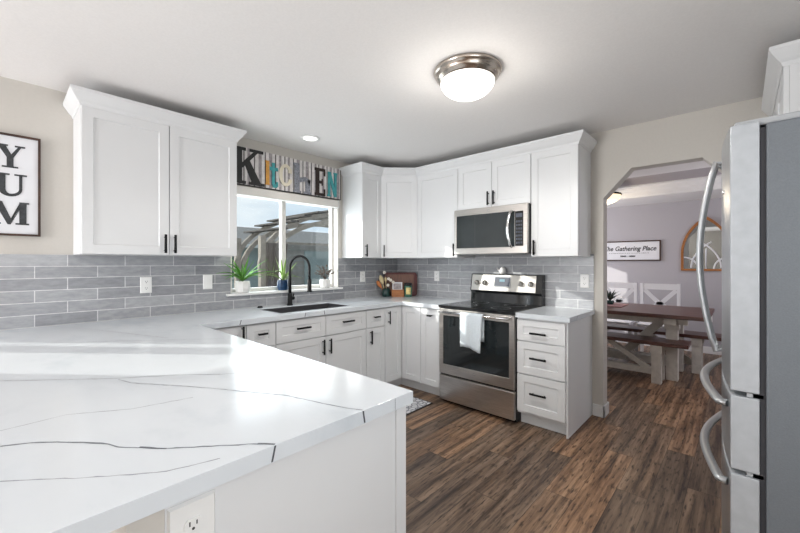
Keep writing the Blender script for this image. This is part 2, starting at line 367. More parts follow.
def window(n, y0, y1, z0, z1, mull, mh=.022):
    w = thing('window_%d' % n, '', 'window'); del w['label']; del w['category']; w['kind'] = 'structure'
    f = .035
    MB().grid_slab([y0, y0+f, mull-mh, mull+mh, y1-f, y1], [z0, z0+f, z1-f, z1], lambda y, z: not ((y0+f < y < mull-mh or mull+mh < y < y1-f) and z0+f < z < z1-f), -.125, -.07, P=lambda a, b, c: (c, a, b)).build('window_frame', 'vinyl', w, bevel=.003, kind='structure')
    box('window_glass', 'glass', -.102, -.096, y0+f-.005, mull-mh+.002, z0+f-.005, z1-f+.005, w, kind='structure')
    box('window_glass', 'glass', -.092, -.086, mull+mh-.002, y1-f+.005, z0+f-.005, z1-f+.005, w, kind='structure')
    return w
w1 = window(1, -2.13, -.955, 1.05, 1.965, -1.575)
box('window_sill', 'trim_white', -.07, .048, -2.17, -.925, 1.03, 1.052, w1, bevel=.004, kind='structure')
MB().box(-.07, .004, -.970, -.955, 1.052, 1.99).box(-.07, .004, -2.13, -2.115, 1.052, 1.99).build('window_casing', 'shade_cream', w1, bevel=.002, kind='structure')
window(2, -4.72, -3.915, .95, 1.70, -4.18, .065)
window(4, 1.75, 2.95, .90, 1.97, 2.35)
# unseen patio door behind the camera, invented to let in soft light
pd = bpy.data.objects.new('window_3', None); COL.objects.link(pd); pd['kind'] = 'structure'
MB().grid_slab([.2, .26, .90, .96, 1.60, 1.66], [0, .06, 2.04, 2.1], lambda x, z: not ((.26 < x < .90 or .96 < x < 1.60) and .06 < z < 2.04), -6.61, -6.55, P=lambda a, b, c: (a, c, b)).build('window_frame', 'vinyl', pd, kind='structure')
box('window_glass', 'glass', .26, 1.60, -6.584, -6.578, .06, 2.04, pd, kind='structure')

rs = thing('roller_shade', 'cream roller shade cassette across the top of the kitchen window', 'window shade', (0, 0, 0))
box('cassette', 'shade_cream', -.06, .022, -2.112, -.972, 1.925, 2.0, rs, bevel=.006)
for a, b_ in ((-.972, -.962), (-2.118, -2.112)): box('end_cap', 'trim_white', -.05, .026, a, b_, 1.92, 2.003, rs)

# ------------------------------------------------------------------ cabinetry
def front_panel(x0, x1, z0, z1, yb, th=.02, rail=.057, rec=.007):
    """a shaker front in the local frame, its face at yb-th"""
    s = MB(); g = .0026; x0 += g; x1 -= g; z0 += g; z1 -= g; yf = yb-th
    r = min(rail, (x1-x0)*.3, (z1-z0)*.3); e = .004
    def R(a, y): return [(x0+a, y, z0+a), (x1-a, y, z0+a), (x1-a, y, z1-a), (x0+a, y, z1-a)]
    k = s.add(R(0, yb-.001)+R(0, yf+.0012)+R(.0012, yf)+R(r, yf)+R(r+e, yf+rec))
    for L in range(4):
        for i in range(4): j = (i+1) % 4; s.face([k+L*4+i, k+L*4+j, k+L*4+4+j, k+L*4+4+i])
    s.face([k+16+i for i in range(4)]); s.face([k+i for i in range(4)][::-1])
    return s
def handle(parent, x, z, y, vert=True, L=.128):
    s = MB(); d = .030
    def P(a, yy): return (x, yy, z+a) if vert else (x+a, yy, z)
    s.tube([P(-L/2, y-d), P(L/2, y-d)], .0080, 10); s.tube([P(-L*.36, y), P(-L*.36, y-d)], .0045, 8); s.tube([P(L*.36, y), P(L*.36, y-d)], .0045, 8)
    return s.build('handle', 'black_metal', parent)
def cabinet(name, label, loc, rot, w, d, z0, z1, fronts, toe=False, well=False, group=None, cat='cabinet'):
    """local frame: x along the wall, back at y=0, front towards -y; z0 and z1 in world height"""
    r = thing(name, label, cat, (loc[0], loc[1], 0 if toe else z0), rot, group)
    o = 0 if toe else z0
    if toe:
        if well:   # open under the sink
            MB().box(0, w, -d, -.002, .10, .66).box(0, w, -d, -d+.02, .66, z1).box(0, .02, -d+.02, -.002, .66, z1).box(w-.02, w, -d+.02, -.002, .66, z1).build('body', 'cabinet_white', r)
        else: box('body', 'cabinet_white', 0, w, -d, -.002, .10, z1, r)
        box('toe_kick', 'cabinet_white', 0, w, -d+.06, -.01, 0, .10, r)
    else: box('body', 'cabinet_white', 0, w, -d, -.001, z0-o, z1-o, r, bevel=.001)
    for f in fronts:
        kind, x0, x1, a, b = f[:5]
        p = front_panel(x0, x1, a-o, b-o, -d).build(kind, 'cabinet_white', r)
        if len(f) > 5 and f[5]:
            k, hx, hz = f[5][:3]; handle(p, hx, hz-o, -d-.02, k == 'v', f[5][3] if len(f[5]) > 3 else .128)
    return r
DU = .315; A = PI/2
CR = [(-.02, 2.275), (.004, 2.275), (.010, 2.292), (.022, 2.305), (.044, 2.338), (.052, 2.350), (.052, 2.366), (-.02, 2.366)]
YL0, YL1 = -3.160, -2.215
cl = cabinet('wall_cabinet', 'white two-door wall cabinet left of the window, beside the YUM sign', (0, YL0), A, YL1-YL0, DU, 1.372, 2.285,
    [('door', 0, .4725, 1.372, 2.278, ('v', .4725-.03, 1.45)), ('door', .4725, .945, 1.372, 2.278, ('v', .4725+.03, 1.45))])
hw = YL1-YL0
MB().sweep([(0, -.003), (0, -DU-.02), (hw, -DU-.02), (hw, -.003)], [(o, z-1.372) for o, z in CR], 1).build('crown_moulding', 'cabinet_white', cl)
cabinet('wall_cabinet', 'narrow white wall cabinet right beside the window, its side catching sunlight', (0, -.900), A, .290, DU, 1.372, 2.285,
    [('door', 0, .290, 1.372, 2.278, ('v', .045, 1.45))])
# diagonal corner wall cabinet
cc = thing('corner_wall_cabinet', 'white wall cabinet set diagonally across the far corner', 'cabinet', (0, 0, 1.372))
F = .335-.02*.42
MB().prism([(.001, -.001), (.001, -.609), (.315, -.609), (.609, -.315), (.609, -.001)], 'z', 0, .913).build('body', 'cabinet_white', cc)
dd = front_panel(0, .405, .0, .906, 0)
ang = PI/4
def place_local(s, ox, oy, an):
    c, q = math.cos(an), math.sin(an); s.v = [(ox+x*c-y*q, oy+x*q+y*c, z) for x, y, z in s.v]; return s
dz = place_local(dd, .3185, -.6055, ang).build('door', 'cabinet_white', cc)
hh = MB(); hh.tube([(.035, -.05, .014), (.035, -.05, .142)], .0058, 10)
for zz in (.032, .124): hh.tube([(.035, -.02, zz), (.035, -.05, zz)], .0045, 8)
place_local(hh, .3185, -.6055, ang).build('handle', 'black_metal', dz)
cabinet('wall_cabinet', 'white single-door wall cabinet between the corner cabinet and the microwave', (.611, 0), 0, .544, DU, 1.372, 2.285,
    [('door', 0.004, .544, 1.372, 2.278, ('v', .544-.035, 1.45))])
cabinet('over_microwave_cabinet', 'short white two-door cabinet mounted above the microwave', (1.156, 0), 0, .760, DU, 1.842, 2.285,
    [('door', 0, .380, 1.842, 2.278, ('v', .35, 1.93)), ('door', .380, .760, 1.842, 2.278, ('v', .41, 1.93))])
cabinet('wall_cabinet', 'white single-door wall cabinet right of the microwave, nearest the archway', (1.917, 0), 0, .391, DU, 1.372, 2.285,
    [('door', 0, .391, 1.372, 2.278, ('v', .035, 1.45))])
tag(MB().sweep([(.003, -.900), (.335, -.900), (.335, -.611), (.611, -.335), (2.308, -.335), (2.308, -.003)], CR, 1).build('crown_moulding', 'cabinet_white'),
    'long white crown moulding along the top of the corner run of wall cabinets', 'moulding')

# base cabinets on the window wall
XA = .62; ZT = .876
def H(kind, x, z, L=.128): return (kind, x, z, L)
cabinet('base_cabinet', 'white base cabinet tucked in the corner where the peninsula meets the window counter', (0, -2.60), A, .318, XA, 0, ZT-.001,
    [('door', .03, .318, .105, .866, H('v', .285, .80))], toe=True)
cabinet('base_cabinet', 'narrow white base cabinet with one drawer over a door, left of the sink cabinet', (0, -2.281), A, .230, XA, 0, ZT-.001,
    [('drawer', 0, .230, .69, .866, H('h', .115, .79, .07)), ('door', 0, .230, .105, .686, H('v', .19, .60))], toe=True)
cabinet('sink_cabinet', 'wide white sink base cabinet with two false drawer fronts above two doors', (0, -2.050), A, .932, XA, 0, ZT-.001,
    [('drawer', 0, .466, .69, .866, H('h', .233, .79)), ('drawer', .466, .932, .69, .866, H('h', .699, .79)),
     ('door', 0, .466, .105, .686, H('v', .430, .60)), ('door', .466, .932, .105, .686, H('v', .502, .60))], toe=True, well=True)
cabinet('base_cabinet', 'narrow white base cabinet with one drawer over a door, right of the sink cabinet', (0, -1.117), A, .252, XA, 0, ZT-.001,
    [('drawer', 0, .252, .69, .866, H('h', .126, .79, .07)), ('door', 0, .252, .105, .686, H('v', .05, .60))], toe=True)
# corner base
YB = -.595
cb_ = thing('corner_base_cabinet', 'white corner base cabinet with folding doors set at a right angle', 'cabinet', (0, 0, 0))
MB().prism([(.002, -.002), (.002, -.863), (XA, -.863), (XA, YB), (.898, YB), (.898, -.002)], 'z', .10, ZT-.001).build('body', 'cabinet_white', cb_)
MB().prism([(.012, -.012), (.012, -.863), (XA-.06, -.863), (XA-.06, YB+.06), (.898, YB+.06), (.898, -.012)], 'z', 0, .10).build('toe_kick', 'cabinet_white', cb_)
p1 = place_local(front_panel(0, .248, .105, .866, 0), XA, -.863, A).build('door', 'cabinet_white', cb_)
hb = MB(); hb.tube([(.045, -.05, .70), (.045, -.05, .83)], .0058, 10)
for zz in (.72, .81): hb.tube([(.045, -.02, zz), (.045, -.05, zz)], .0045, 8)
place_local(hb, XA, -.863, A).build('handle', 'black_metal', p1)
place_local(front_panel(.0, .258, .105, .866, 0), XA+.020, YB, 0).build('door', 'cabinet_white', cb_)
cabinet('base_cabinet', 'narrow white pull-out base cabinet just left of the range', (.899, 0), 0, .252, -YB, 0, ZT-.001,
    [('door', 0, .252, .105, .866, H('h', .126, .80, .05))], toe=True)
# right hand drawer base
dbx = cabinet('drawer_cabinet', 'white three-drawer base cabinet between the range and the archway', (1.925, 0), 0, .383, .61, 0, ZT-.001,
    [('drawer', 0, .383, .692, .864, H('h', .183, .762)), ('drawer', 0, .383, .425, .688, H('h', .183, .565)), ('drawer', 0, .383, .118, .421, H('h', .183, .285))], toe=True)
box('side_panel', 'cabinet_white', .383, .395, -.61, -.001, 0, .875, dbx)
# peninsula
pn = thing('peninsula_cabinet', 'white peninsula base cabinet with a flat end panel in the foreground', 'cabinet', (0, 0, 0))
box('body', 'cabinet_white', .66, 2.455, -3.285, -2.66, .10, ZT-.001, pn)
box('toe_kick', 'cabinet_white', .66, 2.455, -3.285, -2.72, 0, .10, pn)
box('end_panel', 'cabinet_white', 2.455, 2.484, -3.286, -2.620, 0, ZT-.001, pn)
box('corner_stile', 'cabinet_white', 2.4845, 2.491, -2.664, -2.620, 0, ZT-.001, pn, bevel=.0015)
for i in range(3):
    x1 = 2.44-i*.59
    s = front_panel(0, .58, .105, .866, 0); s.v = [(x1-x, -2.66-y, z) for x, y, z in s.v]; p = s.build('door', 'cabinet_white', pn)
    q = MB().tube([(x1-.05, -2.61, .70), (x1-.05, -2.61, .83)], .0058, 10).tube([(x1-.05, -2.64, .72), (x1-.05, -2.61, .72)], .0045, 8).tube([(x1-.05, -2.64, .81), (x1-.05, -2.61, .81)], .0045, 8)
    q.build('handle', 'black_metal', p)
box('wall_peninsula', 'wall_paint', .0, 2.486, -3.345, -3.287, 0, ZT-.001, kind='structure')

# ------------------------------------------------------------------ counters
def veins(s, lines, z, m, w=.0035):
    """ribbons lying in the slab's top: each a polyline of (x, y[, halfwidth])"""
    rnd = random.Random(5)
    for L in lines:
        pts = [Vector(p[:2]) for p in L]; fine = []
        for a, b in zip(pts[:-1], pts[1:]):
            n = max(1, int((b-a).length/.018))
            for i in range(n):
                p = a.lerp(b, i/n); d = (b-a).normalized(); nn = Vector((-d.y, d.x))
                fine.append(p+nn*rnd.uniform(-.0016, .0016))
        fine.append(pts[-1]); k0 = None
        for i, p in enumerate(fine):
            d = (fine[min(i+1, len(fine)-1)]-fine[max(i-1, 0)]).normalized(); nn = Vector((-d.y, d.x)); ww = w*rnd.uniform(.35, 1)
            k = s.add([(p.x+nn.x*ww/2, p.y+nn.y*ww/2, z), (p.x-nn.x*ww/2, p.y-nn.y*ww/2, z)])
            if k0 is not None: s.face([k0, k0+1, k+1, k], m)
            k0 = k
def edge_mark(s, x, y0, y1, m, w=.003):
    s.prism([(y0-w/2, .9125), (y0+w/2, .9125), (y1+w/2, .878), (y1-w/2, .878)], 'x', x-.001, x+.0003, m)
CX = 2.510; CYI = -2.608; CF = .665
SY0, SY1, SX0, SX1 = -1.965, -1.265, .235, .56
ins = lambda x, y: ((x < CF or y < CYI) and not (SX0 < x < SX1 and SY0 < y < SY1)) or (y > -.64 and x < 1.150)
ct = MB().grid_slab([.0095, SX0, SX1, CF, 1.150, CX], [-3.62, CYI, SY0, SY1, -.64, -.0095], ins, ZT, .914)
VZ = .91425
veins(ct, [[(2.072,-3.493),(2.099,-3.447),(2.151,-3.393),(2.234,-3.328),(2.266,-3.318),(2.352,-3.248),(2.424,-3.163),(2.477,-3.103),(2.508,-3.078)],
    [(1.25,-3.62),(1.407,-3.493),(1.503,-3.39),(1.65,-3.235),(1.771,-3.065),(1.882,-2.951)]], VZ, 1, .0068)
veins(ct, [[(1.685,-3.215),(1.762,-3.194),(1.947,-3.071),(2.056,-3.008),(2.257,-2.899),(2.37,-2.869),(2.466,-2.836),(2.508,-2.818)]], VZ, 1, .0062)
veins(ct, [[(2.477,-3.103),(2.508,-3.078)], [(2.49,-2.828),(2.508,-2.818)], [(.642,-2.43),(.66,-2.44)], [(2.30,-3.285),(2.352,-3.248)]], VZ+.0001, 2, .0075)
veins(ct, [[(2.264,-3.494),(2.325,-3.428),(2.39,-3.356),(2.452,-3.275),(2.479,-3.185)], [(1.962,-3.493),(1.949,-3.374),(2.031,-3.247),(2.06,-3.10)],
    [(1.882,-2.951),(1.963,-2.821),(2.098,-2.624)], [(.50,-3.60),(.591,-3.492),(.838,-3.153),(1.243,-2.681)]], VZ, 3, .0042)
veins(ct, [[(.052,-3.294),(.298,-3.136),(.642,-3.013),(1.005,-2.879)]], VZ, 1, .0110)
veins(ct, [[(.64,-2.425),(.3,-2.13),(.10,-1.95)], [(.05,-1.1),(.3,-.9),(.55,-.5),(.9,-.3)]], VZ, 1, .0050)
edge_mark(ct, CX, -3.078, -3.086, 2, .005); edge_mark(ct, CX, -2.818, -2.812, 2, .006); edge_mark(ct, CX, -2.69, -2.69, 1, .002)
edge_mark(ct, CF, -2.33, -2.34, 2, .006); edge_mark(ct, CF, -1.80, -1.81, 2, .006); edge_mark(ct, CF, -1.62, -1.615, 2, .006)
ct = ct.build('countertop', ['quartz', 'vein', 'vein_dark', 'vein_faint'], bevel=.003)
tag(ct, 'white grey-veined quartz countertop running from the foreground peninsula past the sink to the range', 'countertop')
c2 = MB().grid_slab([1.922, 2.345], [-.65, -.0095], lambda x, y: True, ZT, .914)
veins(c2, [[(2.19, -.15), (2.24, -.30), (2.30, -.42), (2.345, -.47)]], VZ, 1)
c2.prism([(-.475, .9125), (-.467, .9125), (-.49, .878), (-.497, .878)], 'x', 2.344, 2.3453, 1)
tag(c2.build('countertop', ['quartz', 'vein'], bevel=.003), 'short white quartz counter over the three-drawer cabinet right of the range', 'countertop')

# sink, faucet, air switch
sk = thing('sink', 'black undermount sink below the kitchen window', 'sink', (0, 0, .70))
s = MB(); T = .173
def ring(x0, x1, y0, y1, z): return [(x0, y0, z), (x1, y0, z), (x1, y1, z), (x0, y1, z)]
a, b_, c, d = SX0-.004, SX1+.004, SY0-.004, SY1+.004
a, b_, c, d = SX0+.001, SX1-.001, SY0+.001, SY1-.001; T = .2155
k = s.add(ring(a-.007, b_+.007, c-.007, d+.007, T)+ring(a+.003, b_-.003, c+.003, d-.003, T)+ring(a+.012, b_-.012, c+.012, d-.012, .015)+ring(a, b_, c, d, 0)+ring(a-.007, b_+.007, c-.007, d+.007, T-.001)+ring(a, b_, c, d, T-.001))
for L in (0, 4):
    for i in range(4): j = (i+1) % 4; s.face([k+L+i, k+L+j, k+L+4+j, k+L+4+i])
s.face([k+8+i for i in range(4)])
for i in range(4): j = (i+1) % 4; s.face([k+i, k+j, k+16+j, k+16+i]); s.face([k+16+i, k+16+j, k+20+j, k+20+i]); s.face([k+20+i, k+20+j, k+12+j, k+12+i])
s.face([k+12+i for i in range(4)])
s.build('basin', 'sink_dark', sk)
MB().box(SX0+.01, SX0+.028, SY0+.02, SY1-.02, .15, .156).box(SX1-.028, SX1-.01, SY0+.02, SY1-.02, .15, .156).build('ledge', 'steel', sk)
MB().lathe([(.045, .0155), (.045, .019), (.02, .019)], ((SX0+SX1)/2, (SY0+SY1)/2), 24).build('drain', 'steel', sk)
fy = -1.612; fx = .105
fc = thing('faucet', 'matte black pull-down faucet with coiled high arch behind the sink', 'faucet', (fx, fy, .9145), .38)
MB().lathe([(.027, 0), (.027, .012), (.022, .014), (.022, .105), (.017, .115)], (0, 0), 24).build('base', 'black_metal', fc)
pts = [(0, 0, .11), (0, 0, .25), (0, 0, .34)]
for i in range(1, 13): a = PI*i/12; pts.append(((.11-.11*math.cos(a)), 0, .355+.112*math.sin(a)))
pts += [(.22, 0, .30), (.22, 0, .24)]
MB().tube(pts, [.015, .014, .011]+[.011]*12+[.011, .011], 12).build('arch', 'black_metal', fc)
hx = []; tot = len(pts)-1  # one continuous spring coil round the arch
for i in range(3*10, tot*10-4):
    q = i/10; a_ = int(q); p = Vector(pts[a_]).lerp(Vector(pts[a_+1]), q-a_); d = (Vector(pts[a_+1])-Vector(pts[a_])).normalized()
    nn = Vector((-d.z, 0, d.x)); an = i*PI/3; hx.append(p+nn*math.cos(an)*.0135+Vector((0, 1, 0))*math.sin(an)*.0135)
MB().tube(hx, .0022, 5).build('spring', 'black_metal', fc)
MB().tube([(.22, 0, .255), (.22, 0, .245), (.22, 0, .150), (.22, 0, .143), (.22, 0, .133)], [.012, .019, .019, .024, .024], 16).build('spray_head', 'black_metal', fc)
MB().tube([(0, .012, .065), (0, .052, .065), (0, .058, .065)], [.017, .019, .014], 16).tube([(0, .045, .075), (.0, .060, .105)], .006, 8).build('lever', 'black_metal', fc)
tag(MB().lathe([(.024, 0), (.024, .006), (.019, .010), (.019, .014)], (0, 0), 24).build('disposal_switch', 'black_metal', loc=(.085, -1.90, .9145)),
    'small round black button set in the counter left of the faucet', 'switch')

# ------------------------------------------------------------------ outlets and switches (local: facing -y)
def outlet(label, loc, rot, duplex=True, sc=1):
    r = thing('wall_outlet' if duplex else 'light_switch', label, 'outlet' if duplex else 'switch', loc, rot)
    s = MB(); w, h = .037*sc, .060*sc
    k = s.add([(-w, 0, -h), (w, 0, -h), (w, 0, h), (-w, 0, h), (-w+.004, -.006, -h+.004), (w-.004, -.006, -h+.004), (w-.004, -.006, h-.004), (-w+.004, -.006, h-.004)])
    for i in range(4): j = (i+1) % 4; s.face([k+i, k+j, k+4+j, k+4+i])
    s.face([k+4, k+5, k+6, k+7]); s.face([k+3, k+2, k+1, k]); s.build('plate', 'plate_white', r)
    if duplex:
        for z in (.024, -.024):
            q = MB(); pr = [(.0165*math.cos(u)*1.0, z+max(-.0125, min(.0125, .0165*math.sin(u)))) for u in [2*PI*i/24 for i in range(24)]]
            q.prism(pr, 'y', -.0085, -.0055); f = q.build('socket', 'plate_white', r, bevel=.0006)
            MB().box(-.0075, -.0052, -.0088, -.008, z-.001, z+.008).box(.0052, .0075, -.0088, -.008, z-.001, z+.007).tube([(0, -.008, z-.007), (0, -.0088, z-.007)], .0028, 10).build('slots', 'slot_black', f)
        MB().tube([(0, -.006, 0), (0, -.0075, 0)], .003, 10).build('screw', 'trim_white', r)
    else:
        MB().box(-.0165, .0165, -.008, -.0055, -.033, .033).build('rocker', 'plate_white', r, bevel=.001)
    return r
outlet('white double outlet in the grey tile under the left wall cabinet', (.0095, -2.752, 1.153), A)
outlet('white rocker switch in the grey tile just left of the window', (.0095, -2.318, 1.160), A, False)
outlet('white outlet in the tile between the window and the cutting board corner', (.0095, -.606, 1.155), A, True)
outlet('white outlet in the tile between the cutting board corner and the range', (.645, -.0095, 1.165), 0, True)
outlet('white double outlet in the tile right of the range, above the short counter', (2.262, -.0095, 1.159), 0, True)
outlet('large white double outlet on the end of the peninsula in the foreground', (2.4845, -3.240, .788), A, True, 1.17)

# ------------------------------------------------------------------ range
rg = thing('range', 'stainless steel electric range with a black glass top and oven window', 'range', (1.157, 0, 0))
RW = .762; RF = -.645
box('body', 'black_plastic', .002, RW-.002, -.625, -.012, .02, .90, rg)
MB().box(.01, RW-.01, -.60, -.05, 0, .02).build('leveling_base', 'black_plastic', rg)
box('cooktop', 'black_glass', -.003, RW+.003, -.665, -.09, .898, .921, rg, bevel=.005)
for (x, y, r) in ((.2, -.50, .105), (.56, -.50, .085), (.2, -.22, .08), (.56, -.22, .10)):
    s = MB(); n = 40; k = s.add([(x+r*math.cos(2*PI*i/n), y+r*math.sin(2*PI*i/n), .9213) for i in range(n)]+[(x+(r-.003)*math.cos(2*PI*i/n), y+(r-.003)*math.sin(2*PI*i/n), .9213) for i in range(n)])
    for i in range(n): j = (i+1) % n; s.face([k+i, k+j, k+n+j, k+n+i])
    s.build('burner_ring', 'fridge_plastic', rg)
box('lower_drawer', 'steel_horizontal', .004, RW-.004, RF-.01, -.62, .03, .262, rg, bevel=.006)
dr = MB()
dr.grid_slab([.004, .050, .712, RW-.004], [.278, .37, .825, .888], lambda x, z: not (.050 < x < .712 and .37 < z < .825), RF-.012, -.625, P=lambda a, b, c: (a, c, b))
dr = dr.build('oven_door', 'steel_horizontal', rg, bevel=.004)
box('oven_window', 'oven_glass', .048, .714, RF-.009, -.626, .368, .827, dr)
s = MB()
for zz in (.50, .585): s.box(.10, .67, RF+.002, RF+.004, zz, zz+.004)
s.build('oven_rack', 'chrome', dr)
hd = MB().tube([(.03, RF-.050, .860), (RW-.03, RF-.050, .860)], .013, 14, flat=.8)
hd.tube([(.05, RF-.012, .860), (.05, RF-.050, .860)], .011, 10).tube([(RW-.05, RF-.012, .860), (RW-.05, RF-.050, .860)], .011, 10)
hd.build('handle', 'chrome', dr)
s = MB(); n = 24
k = s.add([(.385+.016*math.cos(2*PI*i/n), RF-.0125, .335+.011*math.sin(2*PI*i/n)) for i in range(n)]+[(.385+.013*math.cos(2*PI*i/n), RF-.0125, .335+.008*math.sin(2*PI*i/n)) for i in range(n)])
for i in range(2, 22): s.face([k+i, k+i+1, k+n+i+1, k+n+i])
s.build('emblem', 'fridge_plastic', dr)
bgd = MB().prism([(-.012, .90), (-.095, .90), (-.085, 1.01), (-.105, 1.03), (-.075, 1.205), (-.012, 1.205)], 'x', 0, RW).build('back_panel', 'black_glass', rg, bevel=.004)
def on_console(z): return -.105+(z-1.03)/(1.205-1.03)*.03
MB().prism([(-.1005, 1.035), (-.1065, 1.035), (-.079, 1.197), (-.073, 1.197)], 'x', .012, RW-.058).build('console', 'steel', bgd, bevel=.002)
MB().prism([(-.1075, 1.075), (-.095, 1.075), (-.075, 1.18), (-.0835, 1.18)], 'x', .275, .452).build('display_bezel', 'fridge_plastic', bgd)
MB().prism([(-.1070, 1.085), (-.09, 1.085), (-.08, 1.172), (-.0872, 1.172)], 'x', .283, .444).build('display', 'keypad', bgd)
MB().prism([(-.0978, 1.13), (-.09, 1.13), (-.08, 1.155), (-.0921, 1.155)], 'x', .335, .390).build('clock', 'display_glow', bgd)
for x in (.075, .165, .555, .655):
    z = 1.115; y = on_console(z)-.002
    kb = MB().tube([(x, y, z), (x, y-.008, z-.001), (x, y-.028, z-.004)], [.026, .025, .020], 20).build('knob', 'steel', bgd)
    MB().box(x-.004, x+.004, y-.036, y-.027, z-.021, z+.016).build('knob_grip', 'chrome', kb, bevel=.001)

# towel over the oven handle
tw = MB(); hx0, hx1 = 1.432, 1.652; hy = RF-.050; n = 20; rows = []
prof = [(-.640+.0-.045, .60)]
import itertools
cols = []
for i in range(n+1):
    u = i/n; x = hx0+(hx1-hx0)*u; rip = .004*math.sin(u*9)+.003*math.sin(u*21+1)
    col = []
    zb = .572+.012*math.sin(u*4+.5)-.012*u
    zk = .64
    for zz in [zb+(.857-zb)*q/9 for q in range(10)]: f = 1-(zz-zb)/(.862-zb); col.append((x-(.5-u)*-.02*f, hy-.018-rip*(.3+f)-.010*f, zz))
    for a in range(1, 6): an = PI*a/6; col.append((x, hy-.018*math.cos(an), .860+.018*math.sin(an)))
    for zz in [.857-(.857-zk)*q/5 for q in range(6)]: col.append((x, hy+.018+rip*.2, zz))
    cols.append(tw.add(col)); L = len(col)
for i in range(n):
    for j in range(L-1): tw.face([cols[i]+j, cols[i+1]+j, cols[i+1]+j+1, cols[i]+j+1], 0, True)
two = tw.build('dish_towel', 'towel'); so = two.modifiers.new('solid', 'SOLIDIFY'); so.thickness = .005; so.offset = 0
tag(two, 'pale blue dish towel hanging over the oven door handle', 'towel')
# ornament on the back panel
orn = thing('ceramic_ornament', 'small white rounded ceramic ornament on top of the range back panel', 'ornament', (1.50, -.045, 1.2055))
MB().lathe([(.02, 0), (.028, .006), (.034, .025), (.03, .05), (.016, .068), (.004, .074)], (0, 0), 24).build('body', 'pot_white', orn)
MB().tube([(-.03, 0, .03), (-.05, 0, .045), (-.065, 0, .062)], [.013, .009, .005], 10).build('spout', 'pot_white', orn)

# ------------------------------------------------------------------ microwave
mw = thing('microwave', 'stainless over-the-range microwave hung between two wall cabinets', 'microwave', (1.158, 0, 1.402))
MWW = .757; MH = .437
box('body', 'black_plastic', 0, MWW, -.375, -.01, 0, MH, mw, bevel=.003)
box('vent_underside', 'fridge_plastic', .05, MWW-.05, -.34, -.06, -.006, 0, mw)
s = MB().grid_slab([0, .028, .640, MWW], [0, .06, .375, MH], lambda x, z: not (.028 < x < .640 and .06 < z < .375), -.405, -.376, P=lambda a, b, c: (a, c, b))
md = s.build('door', 'steel_horizontal', mw, bevel=.004)
box('window', 'microwave_glass', .026, .642, -.402, -.377, .058, .377, md)
box('window_mullion', 'black_plastic', .235, .239, -.4025, -.401, .06, .375, md)
hp = [(.612, -.405, .055), (.612, -.428, .07)]+[(.608-.014*math.sin(PI*i/8), -.432-.020*math.sin(PI*i/8), .08+.275*i/8) for i in range(9)]+[(.612, -.428, .365), (.612, -.405, .38)]
MB().tube(hp, .013, 12, flat=.7).build('handle', 'chrome', md)
cp = box('control_panel', 'black_glass', .645, .722, -.4075, -.404, .065, .372, mw, bevel=.002)
s = MB()
for i in range(7):
    for j in range(3): s.box(.656+j*.021, .670+j*.021, -.4085, -.4075, .085+i*.031, .103+i*.031)
s.build('buttons', 'keypad', cp)
box('display', 'keypad', .654, .713, -.4085, -.4075, .318, .352, cp)
k = (s := MB()).add([(.385+.016*math.cos(2*PI*i/24), -.4055, .405+.010*math.sin(2*PI*i/24)) for i in range(24)]+[(.385+.013*math.cos(2*PI*i/24), -.4055, .405+.007*math.sin(2*PI*i/24)) for i in range(24)])
for i in range(2, 22): s.face([k+i, k+i+1, k+25+i, k+24+i])
s.build('emblem', 'fridge_plastic', md)

# ------------------------------------------------------------------ refrigerator (front faces -x)
fg = thing('refrigerator', 'stainless french-door refrigerator with two lower drawers at the right edge', 'refrigerator', (4.03, -.932, 0), -PI/2)
FW = .908
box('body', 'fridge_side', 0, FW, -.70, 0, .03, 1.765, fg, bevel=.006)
box('base_grille', 'black_plastic', .03, FW-.03, -.72, -.05, 0, .03, fg)
box('gasket', 'gasket', .012, FW-.012, -.730, -.70, .07, 1.755, fg)
def door_poly(x0, x1, n=10):
    f = lambda x: -.785-.034*(1-((x-FW/2)/(FW/2))**2)
    pts = [(x0, -.714), (x1, -.714)]
    for i in range(n+1): x = x1+(x0-x1)*i/n; pts.append((x, f(x)))
    return pts
def fr_door(name, x0, x1, z0, z1):
    p = MB().prism(door_poly(x0, x1), 'z', z0, z1); 
    o = p.build(name, ['fridge_steel', 'fridge_edge'], fg, bevel=.004)
    for pl in o.data.polygons:
        if abs(pl.normal.x) > .9 or abs(pl.normal.z) > .9: pl.material_index = 1
    return o
dl = fr_door('door', .002, FW/2-.003, .894, 1.775); dr_ = fr_door('door', FW/2+.003, FW-.002, .894, 1.775)
d1 = fr_door('drawer', .002, FW-.002, .634, .878); d2 = fr_door('freezer_drawer', .002, FW-.002, .06, .618)
def vhandle(x, par):
    pts = [(x, -.818, .955), (x, -.838, .945)]+[(x, -.842-.052*math.sin(PI*i/14), .945+.80*i/14) for i in range(1, 14)]+[(x, -.838, 1.745), (x, -.818, 1.735)]
    MB().tube(pts, .0135, 12, flat=.75).build('handle', 'fridge_handle', par)
vhandle(FW/2-.040, dl); vhandle(FW/2+.040, dr_)
def hhandle(z, par):
    f = lambda x: -.785-.034*(1-((x-FW/2)/(FW/2))**2)
    pts = [(.05, f(.05), z), (.06, f(.05)-.022, z)]+[(.06+(FW-.12)*i/16, f(.05)-.022-.062*math.sin(PI*i/16), z) for i in range(1, 16)]+[(FW-.06, f(.05)-.022, z), (FW-.05, f(.05), z)]
    MB().tube(pts, .0155, 12, flat=.75).build('handle', 'fridge_plastic' if False else 'fridge_handle', par)
hhandle(.835, d1); hhandle(.565, d2)
MB().box(.02, .16, -.80, -.60, 1.776, 1.795).build('hinge_cover', 'fridge_plastic', fg, bevel=.005)
MB().box(FW-.16, FW-.02, -.775, -.60, 1.766, 1.79).build('hinge_cover', 'fridge_plastic', fg, bevel=.006)
